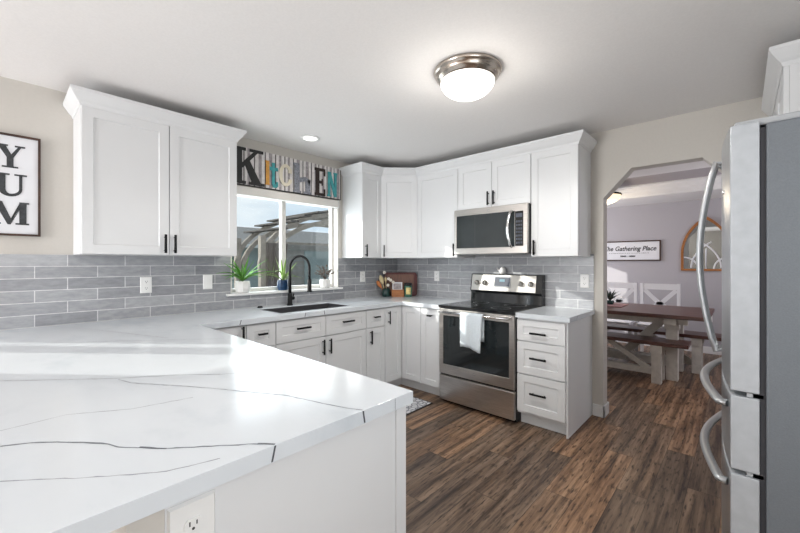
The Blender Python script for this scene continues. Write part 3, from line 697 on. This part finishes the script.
for z in (.619, .879): MB().box(FW-.05, FW-.012, -.745, -.705, z, z+.012).build('hinge', 'fridge_plastic', fg)
MB().tube([(FW-.03, -.80, 1.56), (FW-.03, -.806, 1.56)], .008, 12).build('door_plug', 'chrome', dr_)

# tall pantry behind the refrigerator
pt = thing('pantry_cabinet', 'tall white cabinet with crown moulding showing behind and above the refrigerator', 'cabinet', (4.098, -.005, 0), -PI/2)
PWd = .90; PD = .655
box('body', 'cabinet_white', 0, PWd, -PD, -.001, .10, 2.285, pt, bevel=.001); box('toe_kick', 'cabinet_white', 0, PWd, -PD+.06, -.01, 0, .10, pt)
for (a, b_, c, d, hx, hz) in ((0, PWd/2, 1.55, 2.278, PWd/2-.03, 1.63), (PWd/2, PWd, 1.55, 2.278, PWd/2+.03, 1.63), (0, PWd/2, .105, 1.546, PWd/2-.03, 1.05), (PWd/2, PWd, .105, 1.546, PWd/2+.03, 1.05)):
    p = front_panel(a, b_, c, d, -PD).build('door', 'cabinet_white', pt); handle(p, hx, hz, -PD-.02)
MB().sweep([(.001, -PD-.02), (PWd, -PD-.02), (PWd, -.003)], CR, 1).build('crown_moulding', 'cabinet_white', pt)

# ------------------------------------------------------------------ ceiling lights
cl_ = thing('ceiling_light', 'brushed nickel flush-mount ceiling light with a glowing white glass dome', 'ceiling light', (2.094, -1.637, 2.44))
MB().lathe([(.195, -.001), (.197, -.012), (.190, -.022), (.182, -.026), (.180, -.040), (.170, -.050), (.163, -.056), (.158, -.064), (.10, -.064)], (0, 0), 64).build('rim', 'nickel', cl_)
MB().lathe([(.155, -.060)]+[(.157*math.cos(PI/2*i/10), -.062-.095*math.sin(PI/2*i/10)) for i in range(1, 10)]+[(.004, -.157)], (0, 0), 48).build('glass_dome', 'glow_white', cl_)
light('ceiling_light_bulb', 'POINT', (2.094, -1.637, 2.20), 6, (1, .95, .88), shadow_soft_size=.1)
rl = thing('recessed_light', 'small round recessed downlight glowing in the ceiling above the sink', 'ceiling light', (.424, -1.60, 2.44))
MB().lathe([(.086, -.001), (.084, -.007), (.066, -.009), (.064, -.004)], (0, 0), 40).build('trim_ring', 'trim_white', rl)
MB().lathe([(.062, -.0045), (.058, -.0065), (.004, -.0075)], (0, 0), 32).build('lens', 'glow_white', rl)
light('recessed_bulb', 'SPOT', (.424, -1.60, 2.42), 8, (1, .95, .88), spot_size=2.2, spot_blend=.8, shadow_soft_size=.05, aim=(.424, -1.6, 0))
dlp = thing('pendant_light', 'warm glowing bowl light with dark rim over the dining table', 'ceiling light', (1.84, 2.25, 2.40))
MB().tube([(0, 0, -.001), (0, 0, -.02), (0, 0, -.021), (0, 0, -.12)], [.06, .06, .012, .012], 20).build('stem', 'black_metal', dlp)
MB().lathe([(.12, -.115), (.23, -.125), (.235, -.14), (.228, -.15), (.15, -.15)], (0, 0), 48).build('rim', 'black_metal', dlp)
MB().lathe([(.225, -.148)]+[(.225*math.cos(PI/2*i/8), -.15-.12*math.sin(PI/2*i/8)) for i in range(1, 8)]+[(.004, -.27)], (0, 0), 48).build('glass_bowl', 'glow_warm', dlp)
light('pendant_bulb', 'POINT', (1.86, 2.25, 2.05), 8, (1, .85, .65), shadow_soft_size=.1)

# ------------------------------------------------------------------ signs
def letter_polys(ch):
    """slab-serif capitals and lower case in a unit box: list of convex polygons (x, z)"""
    R = lambda a, b, c, d: [(a, c), (b, c), (b, d), (a, d)]
    def arc(cx, cz, rx, rz, wx, wz, a0, a1, n=14):
        out = []
        for i in range(n):
            p, q = math.radians(a0+(a1-a0)*i/n), math.radians(a0+(a1-a0)*(i+1)/n)
            out.append([(cx+rx*math.cos(p), cz+rz*math.sin(p)), (cx+rx*math.cos(q), cz+rz*math.sin(q)), (cx+(rx-wx)*math.cos(q), cz+(rz-wz)*math.sin(q)), (cx+(rx-wx)*math.cos(p), cz+(rz-wz)*math.sin(p))])
        return out
    if ch == 'Y': return [R(.40, .62, 0, .45), R(.25, .77, 0, .07), [(.40, .45), (.62, .45), (.34, 1.0), (.08, 1.0)], [(.44, .42), (.62, .45), (.90, 1.0), (.80, 1.0)], R(.0, .44, .93, 1), R(.66, 1, .93, 1)]
    if ch == 'U': return [R(.12, .34, .32, 1), R(.74, .84, .32, 1), R(0, .46, .93, 1), R(.60, .98, .93, 1)]+arc(.48, .34, .36, .34, .22, .12, 180, 270)+arc(.48, .34, .36, .34, .10, .12, 270, 360)
    if ch == 'M': return [R(.08, .17, 0, 1), R(.74, .93, 0, 1), R(0, .27, 0, .07), R(.64, 1, 0, .07), R(0, .2, .93, 1), R(.78, 1, .93, 1), [(.08, 1), (.30, 1), (.56, .16), (.44, .0)], [(.44, 0), (.52, 0), (.76, 1), (.80, .80)]]
    if ch == 'K': return [R(.10, .32, 0, 1), R(0, .44, 0, .08), R(0, .44, .92, 1), [(.30, .40), (.30, .56), (.76, 1), (.90, 1)], [(.40, .55), (.56, .66), (.96, 0), (.66, 0)], R(.56, 1, .92, 1), R(.54, 1.04, 0, .08)]
    if ch == 'i': return [R(.1, .9, 0, .92), R(0, 1, .0, .06), R(0, .9, .88, .94)]
    if ch == 't': return [R(.30, .62, .12, 1), R(.02, .95, .68, .82), R(.38, .85, 0, .14), R(.76, .98, .05, .24), [(.30, .12), (.5, 0), (.62, .2), (.4, .3)]]
    if ch == 'c': return arc(.52, .5, .52, .5, .26, .14, 35, 325, 22)+[R(.72, .98, .62, .80), R(.74, .98, .2, .34)]
    if ch == 'H': return [R(.06, .34, 0, 1), R(.66, .94, 0, .5), R(0, .42, 0, .07), R(.58, 1, 0, .07), R(0, .3, .93, 1), [(.3, .36), (.3, .52), (.66, .58), (.72, .44)], [(.6, .56), (.66, .58), (.94, .5), (.9, .3)]]
    if ch == 'E': return [R(.10, .42, 0, 1), R(0, 1, 0, .1), R(0, 1, .9, 1), R(.42, .74, .45, .55), R(.86, 1, 0, .26), R(.86, 1, .74, 1), R(.66, .76, .38, .62)]
    if ch == 'N': return [R(.06, .28, 0, 1), R(.70, .92, 0, 1), [(.06, 1), (.34, 1), (.92, 0), (.66, 0)], R(0, .36, 0, .06), R(.62, 1, .94, 1)]
    return [R(0, 1, 0, 1)]
def letter(ch, x, z, w, h, y0, y1, m, parent):
    s = MB()
    for i, p in enumerate(letter_polys(ch)): s.prism([(x+a*w, z+b*h) for a, b in p], 'y', y1+.00015*(i % 5), y0)
    return s.build('letter_'+ch.lower(), m, parent)
# YUM (faces +x)
yu = thing('yum_sign', 'framed white sign reading YUM in charcoal letters at the left edge', 'sign', (.001, -3.585, 1.484), A)
YW, YH = .268, .616
s = MB(); e = .012
s.box(0, YW, -.022, 0, 0, e).box(0, YW, -.022, 0, YH-e, YH).box(0, e, -.022, 0, e, YH-e).box(YW-e, YW, -.022, 0, e, YH-e); s.build('frame', 'frame_walnut', yu)
box('panel', 'sign_white', e, YW-e, -.010, -.001, e, YH-e, yu)
letter('Y', .068, .412, .132, .138, -.010, -.0125, 'letter_charcoal', yu)
letter('U', .068, .238, .142, .138, -.010, -.0125, 'letter_charcoal', yu)
letter('M', .052, .068, .165, .138, -.010, -.0125, 'letter_charcoal', yu)
# KITCHEN
kx0 = -2.190; kw = 1.245
ks = thing('kitchen_sign', 'slatted wooden sign spelling KITCHEN in mixed coloured letters above the window', 'sign', (.001, kx0, 2.010), A)
KH = .338; s = MB(); rnd = random.Random(3); x = 0; i = 0
while x < kw-.002:
    wd = min(rnd.uniform(.022, .036), kw-x); q = [0, 1, 0, 2][i % 4]
    if q == 2: wd = min(.010, kw-x)
    s.box(x, x+wd-.0012, -.016-(.004 if q == 0 else 0), 0, .006, KH, q); x += wd; i += 1
s.build('slat_board', ['slat_white', 'slat_grey', 'slat_dark'], ks)
MB().box(0, kw, -.024, 0, 0, .006).box(kw, kw+.006, -.024, 0, 0, KH).build('edge_strip', 'letter_black', ks)

KL = [('K', .060, .012, .290, .322, 'letter_black'), ('i', .372, .036, .042, .240, 'letter_orange'), ('t', .408, .020, .094, .232, 'letter_teal'), ('c', .509, .050, .139, .215, 'letter_cream'),
      ('H', .662, .008, .208, .292, 'letter_grey'), ('E', .913, .012, .131, .288, 'letter_brown'), ('N', 1.070, .022, .133, .262, 'letter_teal')]
for ch, x, z, w, h, m in KL: letter(ch, x, z, w, h, -.020, -.028, m, ks)
# The Gathering Place
gs = thing('gathering_sign', 'long framed white sign reading The Gathering Place in the dining room', 'sign', (1.465, 3.499, 1.350))
GW, GH = .888, .325; e = .018
MB().box(0, GW, -.028, 0, 0, e).box(0, GW, -.028, 0, GH-e, GH).box(0, e, -.028, 0, e, GH-e).box(GW-e, GW, -.028, 0, e, GH-e).build('frame', 'frame_walnut', gs)
box('panel', 'sign_white', e, GW-e, -.012, -.001, e, GH-e, gs)
def text_mesh(txt, size, m, parent, x, y, z, shear=.25, ext=.001, sx=1, off=0.0):
    c = bpy.data.curves.new('lettering', 'FONT'); c.body = txt; c.size = size; c.shear = shear; c.extrude = ext; c.offset = off; c.align_x = 'CENTER'
    o = bpy.data.objects.new('tmp', c); COL.objects.link(o); bpy.context.view_layer.update()
    me = bpy.data.meshes.new_from_object(o.evaluated_get(bpy.context.evaluated_depsgraph_get()))
    bpy.data.objects.remove(o); me.transform(Matrix.Translation((x, y, z)) @ Matrix.Rotation(PI/2, 4, 'X') @ Matrix.Scale(sx, 4, (1, 0, 0)))
    me.materials.clear(); me.materials.append(MATS[m]); r = bpy.data.objects.new('lettering', me); COL.objects.link(r); r.parent = parent; return r
text_mesh('The Gathering Place', .105, 'letter_charcoal', gs, .455, -.0135, .165, sx=.86, off=.0016)
s = MB(); rnd = random.Random(8); x = .17
while x < .74:
    w = rnd.uniform(.01, .028); s.box(x, x+w, -.0135, -.012, .122, .128); x += w+rnd.uniform(.006, .014)
s.build('underline_dashes', 'letter_charcoal', gs)
s = MB()
for i in range(-5, 6):
    if i == 0: continue
    x = .44+i*.017; sg = 1 if i > 0 else -1
    s.prism([(x, .075), (x+.018*sg, .092), (x+.024*sg, .080)], 'y', -.0135, -.012); s.prism([(x, .075), (x+.018*sg, .060), (x+.024*sg, .070)], 'y', -.0138, -.012)
s.box(.34, .54, -.0135, -.012, .073, .077); s.build('leaf_sprig', 'letter_charcoal', gs)

# ------------------------------------------------------------------ plants on the sill
def strap_leaf(s, base, az, L, lift, droop, w, n=9, m=0, tw=0):
    """a grooved, arching strap leaf with real thickness"""
    ca, sa = math.cos(az), math.sin(az); rows = []
    for i in range(n+1):
        t = i/n; r = L*(t*math.cos(lift)+.25*droop*t*t); z = L*(math.sin(lift)*t-droop*t*t*.9)
        ww = w*(1-t**2.2)*(.55+.45*min(1, t*4))+.0006; c = Vector(base)+Vector((ca*r, sa*r, z)); nn = Vector((-sa, ca, 0))
        rows.append(s.add([c-nn*ww/2+Vector((0, 0, ww*.25)), c+Vector((0, 0, -.0)), c+nn*ww/2+Vector((0, 0, ww*.25)), c+Vector((0, 0, -.0022))]))
    for i in range(n):
        for j in range(4): q = (j+1) % 4; s.face([rows[i]+j, rows[i]+q, rows[i+1]+q, rows[i+1]+j], m, True)
    s.face([rows[0]+j for j in range(4)]); s.face([rows[-1]+j for j in range(4)][::-1])
facet = lambda j, n, z: 1+.035*(1 if (j % 2) else -1)
def pot(parent, r, h, m, n=18):
    MB().lathe([(r*.72, 0), (r*.88, h*.06), (r*1.0, h*.35), (r*.98, h*.7), (r*.90, h), (r*.80, h), (r*.80, h*.88)], (0, 0), n, fn=facet, smooth=False).build('pot', m, parent)
    MB().lathe([(r*.79, h*.86), (r*.76, h*.90), (.002, h*.91)], (0, 0), 20).build('soil', 'soil', parent)
pl = thing('potted_spider_plant', 'arching green strap-leaf plant in a white faceted pot, leftmost on the window sill', 'potted plant', (.0, -2.022, 1.0525))
pot(pl, .064, .102, 'pot_white')
s = MB(); rnd = random.Random(11)
for i in range(26):
    az = 2*PI*i/26+rnd.uniform(-.15, .15)
    if math.sin(az) < -.4: az = math.atan2(math.sin(az), max(math.cos(az), .5))
    L = rnd.uniform(.24, .36)
    if math.cos(az) < -.2: L = .055
    strap_leaf(s, (0, 0, .10), az, L, rnd.uniform(.55, 1.2), rnd.uniform(.35, .8) if i % 3 else .2, rnd.uniform(.020, .030))
s.build('foliage', 'leaf_green', pl)
pl = thing('potted_aloe', 'pale spiky plant in a dark blue pot in the middle of the window sill', 'potted plant', (-.004, -1.622, 1.0525))
pot(pl, .054, .100, 'pot_blue', 20)
s = MB()
for i in range(15):
    az = 2*PI*i/15+rnd.uniform(-.2, .2); L = rnd.uniform(.20, .29)
    if math.cos(az) < -.2: L = .055
    strap_leaf(s, (0, 0, .09), az, L, rnd.uniform(.85, 1.35), .12 if i % 4 else .7, rnd.uniform(.020, .028))
for az, L in ((-PI/2, .40), (-PI/2+.25, .34), (-PI/2+.4, .46), (PI/2, .22)): strap_leaf(s, (0, 0, .09), az, L, .65, .55, .008, 12)
s.build('foliage', 'leaf_pale', pl)
pl = thing('potted_succulent', 'small mauve-leaved plant in a white pot, rightmost on the window sill', 'potted plant', (-.004, -1.128, 1.0525))
pot(pl, .058, .092, 'pot_white')
s = MB(); st = MB()
for i in range(13):
    az = 2*PI*i/13+rnd.uniform(-.3, .3); L = rnd.uniform(.09, .15); k_ = .45 if math.cos(az) < -.2 else 1
    tip = Vector((math.cos(az)*L*.75*k_, math.sin(az)*L*.9, .10+L*rnd.uniform(.4, .95))); st.tube([(0, 0, .09), tip*.5+Vector((0, 0, .06)), tip], .0022, 6)
    for q in range(7):
        c = Vector((0, 0, .1)).lerp(tip, .45+.09*q)+Vector((rnd.uniform(-.01, .01)*k_, rnd.uniform(-.014, .014), rnd.uniform(-.008, .012)))
        s.lathe([(.002, c.z-.004), (.010, c.z-.002), (.011, c.z+.002), (.003, c.z+.005)], (c.x, c.y), 7)
st.build('stems', 'leaf_mauve', pl); s.build('foliage', 'leaf_mauve', pl)

# ------------------------------------------------------------------ things in the far corner (local: facing the camera, -y)
CA = PI/4
def corner(u, v): # u to the right, v towards the room, from the wall corner
    c = math.cos(CA); return (c*u+c*v, c*u-c*v)
def rrect(w, h, r, n=6):
    pts = []
    for cx, cy, a0 in ((w/2-r, h-r, 0), (-w/2+r, h-r, 90), (-w/2+r, r, 180), (w/2-r, r, 270)):
        for i in range(n+1): a = math.radians(a0+90*i/n); pts.append((cx+r*math.cos(a), cy+r*math.sin(a)))
    return pts
x, y = corner(.03, .262)
cbd = thing('cutting_board', 'dark red-brown cutting board with rounded corners leaning in the far corner', 'cutting board', (x, y, .9155), CA)
bo = MB().prism(rrect(.405, .285, .035), 'y', -.020, 0).build('board', 'board_red', cbd, bevel=.003)
bi = MB().prism([(a*.8, .045+b*.76) for a, b in rrect(.405, .285, .03)], 'y', -.0215, -.019).build('inset', 'board_brown', cbd)
for o in (bo, bi): o.rotation_euler = (-.12, 0, 0); o.location = (0, -.03, 0)
x, y = corner(-.145, .36)
ck = thing('utensil_crock', 'small dark green glass crock in the far corner holding utensils', 'crock', (x, y, .9146), CA)
MB().lathe([(.036, 0), (.048, .006), (.053, .04), (.048, .085), (.040, .10), (.034, .10), (.034, .02)], (0, 0), 24).build('jar', 'crock_green', ck)
def utensil(name, label, dx, dy, lean, az, L, m, head):
    r = thing(name, label, 'utensil', (x+dx, y+dy, .9146+.024), CA)
    d = Vector((math.sin(lean)*math.cos(az), math.sin(lean)*math.sin(az), math.cos(lean)))
    MB().tube([d*0, d*L*.7], .005, 8).build('handle_shaft', m, r)
    w, hl = head; s = MB(); pts = [d*(L*.62), d*(L*.70), d*(L*.70+hl*.25), d*(L*.70+hl*.6), d*(L*.70+hl*.9), d*(L*.70+hl)]
    s.tube(pts, [.005, w*.55, w, w*1.05, w*.7, w*.2], 12, flat=.35, up=(0, 1, 0)); s.build('head', m, r)
utensil('wooden_spoon', 'pale wooden spatula standing in the dark green crock', -.005, .0, .28, PI, .20, 'spoon_pale', (.024, .10))
utensil('wooden_spoon', 'orange-brown wooden spoon leaning left out of the dark green crock', -.008, -.004, .55, PI, .15, 'spoon_orange', (.022, .09))
utensil('wooden_spoon', 'thin light wooden spoon at the back of the dark green crock', .004, .006, .10, PI+.6, .22, 'spoon_pale', (.014, .06))
fl = thing('flower_stems', 'sprig of cream blossoms standing in the dark green crock', 'flowers', (x+.004, y-.006, .9146+.024), CA)
s = MB(); hs = [(.022, -.03, .115), (.055, -.035, .175), (.085, -.02, .15), (.03, -.03, .19), (-.02, -.01, .265)]
for h in hs: s.tube([(0, 0, 0), Vector(h)*.6, h], .002, 6)
s.build('stems', 'leaf_dark', fl)
for h in hs:
    s = MB()
    for q in range(6):
        a = 2*PI*q/6; c = (h[0]+.010*math.cos(a), h[1], h[2]+.010*math.sin(a)); s.tube([(c[0], c[1]+.004, c[2]), (c[0], c[1]-.004, c[2])], [.009, .006], 8)
    s.build('blossom', 'petal_cream', fl)
x, y = corner(-.008, .375)
wb = thing('wooden_box', 'small orange-brown wooden box in front of the leaning cutting board', 'box', (x, y, .9146), CA); wb.scale = (1.25, 1, 1.05)
MB().grid_slab([-.058, -.048, .048, .058], [-.032, -.024, .024, .032], lambda a, b: not (abs(a) < .048 and abs(b) < .024), 0, .082).build('sides', 'box_wood', wb, bevel=.002)
box('base', 'box_wood', -.047, .047, -.023, .023, .002, .070, wb)
x2, y2 = corner(-.012, .352)
sc_ = thing('mini_sign', 'small white square framed card standing above the wooden box', 'sign', (x2, y2, .9890), CA); sc_.scale = (1.35, 1, 1.15)
box('frame', 'sign_white', -.044, .044, -.008, .0, 0.0, .085, sc_, bevel=.001)
box('picture', 'slat_grey', -.034, .034, -.0095, -.007, .012, .072, sc_)
x, y = corner(.117, .375)
cd_ = thing('jar_candle', 'round green and yellow glass jar with a dark lid beside the wooden box', 'jar', (x, y, .9146), CA); cd_.scale = (1.2, 1.2, 1.12)
MB().lathe([(.034, 0), (.038, .006), (.039, .11), (.034, .118)], (0, 0), 28).build('jar', 'candle_green', cd_)
MB().lathe([(.0405, .120), (.0405, .140), (.034, .145)], (0, 0), 28).build('lid', 'black_plastic', cd_)
s = MB(); n = 8
k = s.add([(.0398*math.cos(a), .0398*math.sin(a), z) for z in (.028, .098) for a in [math.radians(-125+70*i/n) for i in range(n+1)]])
for i in range(n): s.face([k+i, k+i+1, k+n+2+i, k+n+1+i])
s.build('paper_band', 'candle_yellow', cd_)

# ------------------------------------------------------------------ rug
ru = thing('kitchen_rug', 'grey and white patterned kitchen rug on the floor in front of the sink', 'rug', (0, 0, 0))
box('pile', 'rug_pattern', .68, 1.140, -2.0, -.755, .001, .011, ru, bevel=.003)
MB().box(1.140, 1.150, -2.0, -.755, .001, .009).box(.68, 1.15, -2.01, -2.0, .001, .009).box(.68, 1.15, -.755, -.745, .001, .009).build('edge_binding', 'rug_edge', ru)

# ------------------------------------------------------------------ dining room
TX0, TX1, TY0, TY1 = .95, 3.03, 1.37, 2.45
dt = thing('farmhouse_table', 'long farmhouse dining table with dark red-brown top and pale grey legs', 'table', (0, 0, 0))
box('table_top', 'table_top', TX0, TX1, TY0, TY1, .718, .76, dt, bevel=.004)
MB().box(TX0+.14, TX1-.18, TY0+.16, TY0+.185, .64, .717).box(TX0+.14, TX1-.18, TY1-.185, TY1-.16, .64, .717).build('apron', 'farm_paint', dt)
for ex in (TX0+.33, TX1-.33):
    for ey in (1.66, 2.16):
        MB().box(ex-.055, ex+.055, ey-.055, ey+.055, 0, .64).box(ex-.068, ex+.068, ey-.068, ey+.068, .57, .64).build('leg', 'farm_paint', dt, bevel=.004)
    MB().box(ex-.055, ex+.055, 1.45, 2.37, .642, .716).build('cross_bar', 'farm_paint', dt, bevel=.003)
box('stretcher', 'farm_paint', TX0+.386, TX1-.386, 1.86, 1.95, .10, .19, dt)
for sg, ex in ((-1, TX1-.40), (1, TX0+.40)): MB().beam((ex, 1.70, .69), (ex+sg*.42, 1.70, .22), .05, .09).beam((ex+sg*.42, 1.70, .17), (ex+sg*.42, 1.96, .17), .05, .05).build('brace', 'farm_paint', dt)
def bench(label, x0, x1, y0, y1):
    r = thing('farmhouse_bench', label, 'bench', (x0, y0, 0)); L = x1-x0; D = y1-y0
    box('seat', 'table_top', 0, L, 0, D, .42, .46, r, bevel=.004)
    for lx in (.24, L-.28):
        for ly in (.02, D-.11): MB().box(lx-.045, lx+.045, ly, ly+.09, 0, .33).box(lx-.055, lx+.055, ly-.008, ly+.098, .33, .419).build('leg', 'farm_paint', r, bevel=.003)
    box('stretcher', 'farm_paint', .286, L-.326, D/2-.03, D/2+.03, .07, .14, r)
    for a, b in ((L-.36, L-.80), (.32, .76)): MB().beam((a, D/2, .12), (b, D/2, .41), .045, .055).build('brace', 'farm_paint', r)
    return r
bench('long dark-topped bench on the near side of the dining table', 1.20, 2.87, 1.335, 1.665)
bench('long dark-topped bench on the far side of the dining table', 1.15, 3.16, 2.10, 2.43)
def chair(label, cx):
    r = thing('dining_chair', label, 'chair', (cx, 2.96, 0), 0); w = .22
    box('seat', 'chair_white', -w, w, -.40, .02, .43, .465, r, bevel=.005)
    for sx in (-1, 1):
        MB().box(sx*w-.02, sx*w+.02, -.39, -.35, 0, .429).build('leg', 'chair_white', r, bevel=.003)
        MB().box(sx*w-.02, sx*w+.02, .02, .06, 0, 1.02).build('leg', 'chair_white', r, bevel=.003)
    s = MB(); s.box(-w+.021, w-.021, .025, .055, .93, 1.015).box(-w+.021, w-.021, .028, .052, .50, .56)
    s.beam((-w+.03, .04, .925), (0, .04, .72), .055, .022, up=(0, 1, 0)).beam((w-.03, .04, .925), (0, .04, .72), .055, .022, up=(0, 1, 0))
    s.beam((-w+.03, .04, .565), (0, .04, .74), .055, .022, up=(0, 1, 0)).beam((w-.03, .04, .565), (0, .04, .74), .055, .022, up=(0, 1, 0))
    s.build('backrest', 'chair_white', r)
chair('white cross-back chair behind the table, left one beside the table plant', 1.885)
chair('white cross-back chair behind the table, right one in full view', 2.405)
rn = tag(box('table_runner', 'runner_pink', 1.35, 2.17, 1.78, 2.20, .7605, .768, bevel=.002), 'dusty pink placemat lying on the farmhouse table', 'placemat')
tp = thing('table_plant', 'small dark-leaved plant in a low pot on the farmhouse table', 'potted plant', (1.985, 2.03, .7685))
MB().lathe([(.04, 0), (.05, .03), (.045, .05), (.03, .05)], (0, 0), 20).build('pot', 'crock_green', tp)
s = MB(); rnd = random.Random(4)
for i in range(12): strap_leaf(s, (0, 0, .045), 2*PI*i/12+rnd.uniform(-.3, .3), rnd.uniform(.17, .28), rnd.uniform(.5, 1.2), rnd.uniform(.1, .4), .032, 6)
s.build('foliage', 'leaf_dark', tp)
# gothic arch mirror
mi = thing('arched_mirror', 'pointed-arch mirror with wooden frame and white tracery on the dining room wall', 'mirror', (2.893, 3.499, 1.20))
HWm, SPR, APX = .29, .26, .80
def gothic(w, z0, spr, apx, n=14):
    R_ = ((apx-spr)**2+w*w)/(2*w); a1 = math.asin((apx-spr)/R_) if (apx-spr) < R_ else PI/2
    right = [(w-R_+R_*math.cos(a1*i/n), spr+R_*math.sin(a1*i/n)) for i in range(n+1)]
    right[-1] = (0, apx); left = [(-x_, z_) for x_, z_ in right[:-1]][::-1]
    return [(-w, z0), (w, z0)]+right+left
o_, i_ = gothic(HWm, 0, SPR, APX), gothic(HWm-.03, .03, SPR, APX-.045)
s = MB(); n = len(o_); k = s.add([(x_, -.03, z_) for x_, z_ in o_]+[(x_, -.03, z_) for x_, z_ in i_]+[(x_, 0, z_) for x_, z_ in o_]+[(x_, -.0, z_) for x_, z_ in i_])
for i in range(n): j = (i+1) % n; s.face([k+i, k+j, k+n+j, k+n+i]); s.face([k+2*n+i, k+2*n+j, k+j, k+i]); s.face([k+n+i, k+n+j, k+3*n+j, k+3*n+i]); s.face([k+2*n+j, k+2*n+i, k+3*n+i, k+3*n+j])
s.build('frame', 'mirror_wood', mi)
MB().prism(gothic(HWm-.028, .028, SPR, APX-.043), 'y', -.008, -.002).build('glass', 'mirror', mi)
s = MB()
def carc(cx, cz, r, a0, a1, n=12): s.tube([(cx+r*math.cos(math.radians(a0+(a1-a0)*i/n)), -.016, cz+r*math.sin(math.radians(a0+(a1-a0)*i/n))) for i in range(n+1)], .0125, 6)
carc(-.27, .03, .44, 2, 62); carc(.27, .03, .44, 178, 118); carc(-.26, .03, .17, 0, 88); carc(.26, .03, .17, 180, 92)
s.tube([(0, -.016, .03), (0, -.016, .33)], .0105, 6)
s.build('tracery', 'sign_white', mi)
outlet('white outlet low on the dining room wall under the arched mirror', (2.93, 3.4995, .52), 0, True)

# ------------------------------------------------------------------ outside the kitchen window
box('ground', 'lawn', -40, -.16, -25, 30, -.5, -.25, kind='structure')
box('patio_slab', 'patio_concrete', -6.5, -.16, -3, 5, -.249, -.20, kind='structure')
nh = thing('neighbour_house', 'blue-grey neighbouring house with grey shingle roof beyond the patio', 'house', (-14, 0, -.25))
box('wall', 'siding', -6, 0, -8, 22, 0, 2.35, nh)
MB().prism([(.45, 2.33), (.45, 2.42), (-3, 3.55), (-6.4, 2.42), (-6.4, 2.33)], 'y', -8.5, 22.5).build('roof', 'shingle', nh)
box('fascia', 'house_trim', .451, .50, -8.5, 22.5, 2.27, 2.44, nh)
for yy in (1.6, 3.1, 5.2, 8.0):
    wf = MB().grid_slab([yy, yy+.10, yy+.95, yy+1.05], [.8, .9, 1.95, 2.05], lambda a, b: not (yy+.10 < a < yy+.95 and .9 < b < 1.95), .0, .06, P=lambda a, b, c: (c, a, b)).build('window', 'house_trim', nh)
    box('pane', 'dark_pane', .001, .02, yy+.10, yy+.95, .9, 1.95, wf)
box('corner_board', 'house_trim', .001, .04, 2.75, 2.95, 0, 2.27, nh)
fn = thing('patio_screen', 'grey slatted privacy wall at the back of the patio', 'fence', (-7.2, 2.1, -.25))
for i in range(13): box('board', 'siding_grey', -.03, 0, 0, 7.5, i*.165, i*.165+.155, fn)
box('door', 'siding', .001, .03, 1.15, 2.1, 0, 1.95, fn)
box('lattice_rail', 'cedar_grey', -.05, .03, 0, 7.5, 2.15, 2.22, fn)
pg = thing('pergola', 'weathered wooden pergola with curved roof beams outside the window', 'pergola', (-4.3, 0, -.20))
for px_ in (0, -1.2):
    for py_ in (.34, 4.9): MB().box(px_-.06, px_+.06, py_-.06, py_+.06, 0, 2.1).build('post', 'cedar_grey', pg)
    for aa, bb in ((0, 0), (.17, .15)):
        s = MB(); N = 26
        def AP(a, off): return (2.75-(2.45-aa+off)*math.cos(a), 1.45-bb*.2+(1.32-bb+off)*math.sin(a))
        ts = [PI*(-.02+1.04*i/N) for i in range(N+1)]; out = [AP(q, .05) for q in ts]; inn = [AP(q, -.05) for q in ts]
        for i in range(N): s.prism([inn[i], out[i], out[i+1], inn[i+1]], 'x', px_-.04, px_+.04)
        s.build('arch_beam', 'cedar_grey', pg)
aa = bb = 0
for i in range(12):
    a = PI*(.20+.60*i/11); p = AP(a, .08)
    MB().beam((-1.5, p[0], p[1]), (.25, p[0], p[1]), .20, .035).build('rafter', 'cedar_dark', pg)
dp = MB()
n = 30; rows = [dp.add([(-.02+.03*math.sin(i*1.7), .40+.52*i/n*(.75+.25*abs(z-1.0)), z), ]) for z in (0.1, .6, 1.1, 1.6, 1.95) for i in range(n+1)]
for a in range(4):
    for i in range(n): k = a*(n+1)+i; dp.face([k, k+1, k+n+2, k+n+1], 0, True)
dpo = dp.build('outdoor_curtain', 'drape', loc=(-4.22, 0, -.2)); so = dpo.modifiers.new('solid', 'SOLIDIFY'); so.thickness = .006
tag(dpo, 'brown outdoor curtain gathered beside the pergola post', 'curtain')
